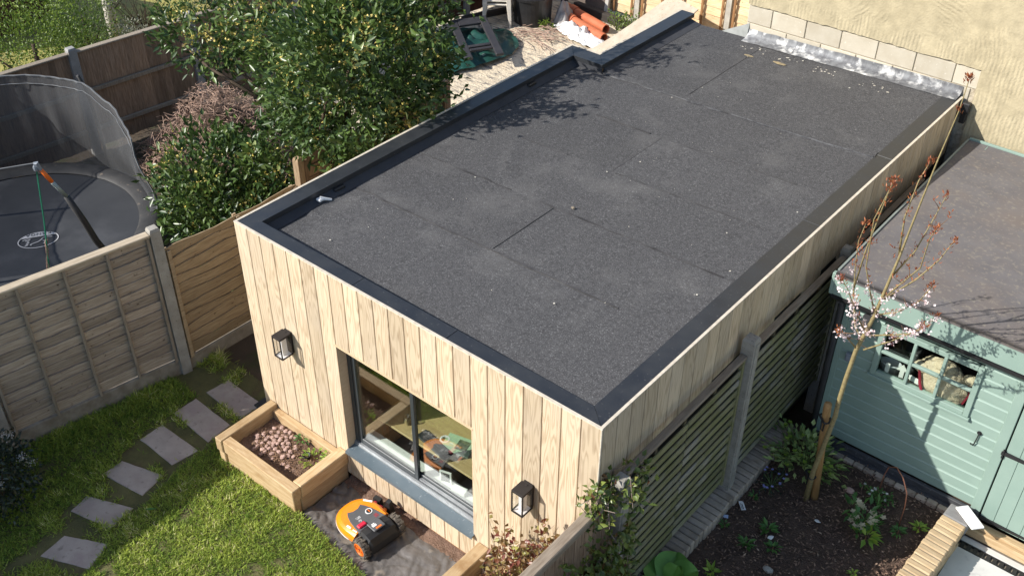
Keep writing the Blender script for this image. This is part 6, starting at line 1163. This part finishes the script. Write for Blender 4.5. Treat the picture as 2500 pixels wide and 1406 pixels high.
def crumple(name, label, loc, rad, m, cat, rz=0, h=.16):
    g = G()
    def f(u, v):
        a = 2 * pi * u; r = v * (1 + .28 * nz(cos(a) * 2.2, sin(a) * 2.2, loc[0])); x, y = cos(a) * r * rad[0], sin(a) * r * rad[1]; return (x, y, h * (1 - v ** 2) * (.6 + .8 * nz(x * 5, y * 5, 1)) + .16 * abs(nz(x * 8, y * 8, 3)) * (1 - v * .5) + .012)
    g.grid(44, 16, f); return ob(name, g, m, loc=loc, rot=(0, 0, rz), smooth=True, label=label, cat=cat)
crumple('white_cloth', 'crumpled white cloth in front of the terracotta pipes', (-3.45, 10.05, .06), (.62, .26), CLOTH, 'cloth', -.25, .18)
crumple('grey_sack', 'grey sack slumped between the black tub and the pipes', (-4.12, 10.45, .05), (.20, .26), GCLOTH, 'sack', .2, .5)
g = G(); g.cbox(-.95, .95, -.06, .06, 0, .16, .012); ob('low_timber', g, mat('old_dark_timber', (.055, .045, .038), (.035, .03, .026), stretch=(1, 8, 8), rough=.85), loc=(-3.75, 11.0, .03), rot=(0, 0, -.12), label='dark old timber lying in front of the sunlit fence', cat='timber')
g = G(); g.cbox(-.6, .6, -.05, .05, 0, .10, .01); ob('plank_stub', g, MATS['old_dark_timber'], loc=(-5.35, 9.75, .04), rot=(0, 0, 1.2), label='dark plank on the ground left of the plastic chairs', cat='timber')
# plywood sheet leaning against the far fence, one curved edge
pol = [(-.62, 0), (.62, 0), (.62, 1.75), (-.12, 1.75)] ; cur = [(-.62 + .50 * (q / 10) ** .55, 1.75 * q / 10) for q in range(11)]
ply = [(.62, 0), (.62, 1.75)] + cur[::-1]
g = G(); g.loft([[(x, y, z) for x, z in ply] for y in (0, .018)]); ob('plywood_sheet', g, RUBBLE, loc=(-2.55, 9.45, .02), rot=(-1.02, 0, -.35), label='grey-beige plywood sheet with a curved edge leaning at the far fence', cat='plywood')
mir = thing('framed_panel', 'dark framed panel leaning against the sunlit far fence', 'panel', (-4.15, 11.22, .1), 0); g = G(); g.cbox(-.42, .42, -.02, .02, 0, .75, .006); ob('panel_board', g, mat('dull_brown_board', (.16, .12, .095), (.10, .08, .07), scale=4, rough=.6), mir); g = G(); g.cbox(.38, .46, -.04, .03, 0, 1.05, .006); ob('panel_edge', g, mat('grey_frame', (.50, .48, .44), rough=.7), mir); mir.rotation_euler = (-.15, 0, 0)
for x, y, h_, lab in ((-3.15, 10.75, .35, 'green weeds growing at the end of the low timber'), (-4.2, 9.95, .18, 'small green weeds beside the black tub'), (-2.85, 10.72, .6, 'ivy shoot climbing the sunlit fence beside the plywood'), (-3.4, 11.1, .25, 'low weeds at the foot of the sunlit fence')):
    bushy('weed_patch', lab, (x, y, .03), (.22, .16, h_), 110, .05, .028, HEDGE, group='weeds in the sandy yard', stems=9)
g = G()
for k in range(60):
    x, y = random.uniform(-4.6, -3.7), random.uniform(9.2, 9.95); a = random.uniform(-.6, 1.2); ln = random.uniform(.15, .6); g.tube([(x, y, .08), (x + cos(a) * ln * .5, y + sin(a) * ln * .5, .10 + random.uniform(0, .05)), (x + cos(a) * ln, y + sin(a) * ln, .08)], [.007, .006, .004], 4)
ob('brush_sticks', g, DRYT, label='thin brown sticks strewn in front of the black tub', cat='sticks', kind='stuff')
# roof litter: petals, flakes, foam spots
g = G()
for k in range(60):
    x, y = random.uniform(.5, 3.9), random.uniform(.3, 6.5); s_ = random.choice((.003, .004, .005, .006, .010)); z = zdeck(x, y) + .017; g.add([(x + s_ * cos(a) * random.uniform(.6, 1.3), y + s_ * sin(a) * random.uniform(.6, 1.3), z) for a in (0, 1.2, 2.5, 3.8, 5)], [(0, 1, 2, 3, 4)])
for cx, cy, n_ in ((1.62, 6.55, 10), (2.05, 6.5, 14), (2.62, 6.45, 16), (3.3, 6.4, 14)):
    for k in range(n_): x, y = random.gauss(cx, .10), random.gauss(cy, .06); s_ = random.uniform(.004, .016); z = zdeck(x, y) + .018; g.add([(x + s_ * cos(a) * random.uniform(.5, 1.4), y + s_ * sin(a) * random.uniform(.4, 1), z) for a in (0, 1.0, 2.1, 3.2, 4.3, 5.3)], [(0, 1, 2, 3, 4, 5)])
ob('roof_flakes', g, mat('pale_flake', (.60, .58, .52), (.50, .45, .36), scale=30, rough=.8), recalc=False, label='pale petals and flakes littering the dark felt roof', cat='litter', kind='stuff')
for x, y, rx, ry, lab in ((1.72, 6.33, .06, .022, 'small yellowish glue stain on the felt roof near the flashing'), (2.12, 6.35, .085, .028, 'larger tan glue stain on the felt roof near the flashing')):
    g = G(); g.loft([[(cos(2 * pi * k / 18) * rx * s_ * (1 + .2 * nz(k * .8, x)), sin(2 * pi * k / 18) * ry * s_ * (1 + .2 * nz(k * .8, y)), z) for k in range(18)] for s_, z in ((1, 0), (1, .003), (.8, .006))]); ob('glue_stain', g, mat('tan_glue', (.34, .26, .14), (.16, .14, .10), scale=14, rough=.8), loc=(x, y, zdeck(x, y) + .012), label=lab, cat='stain')
g = G(); g.ball((0, 0, 0), (.020, .015, .012), 8, 5, .2); ob('small_stone', g, MORT, loc=(2.18, 2.24, zdeck(2.18, 2.24) + .025), label='small pale stone lying in the middle of the felt roof', cat='stone')
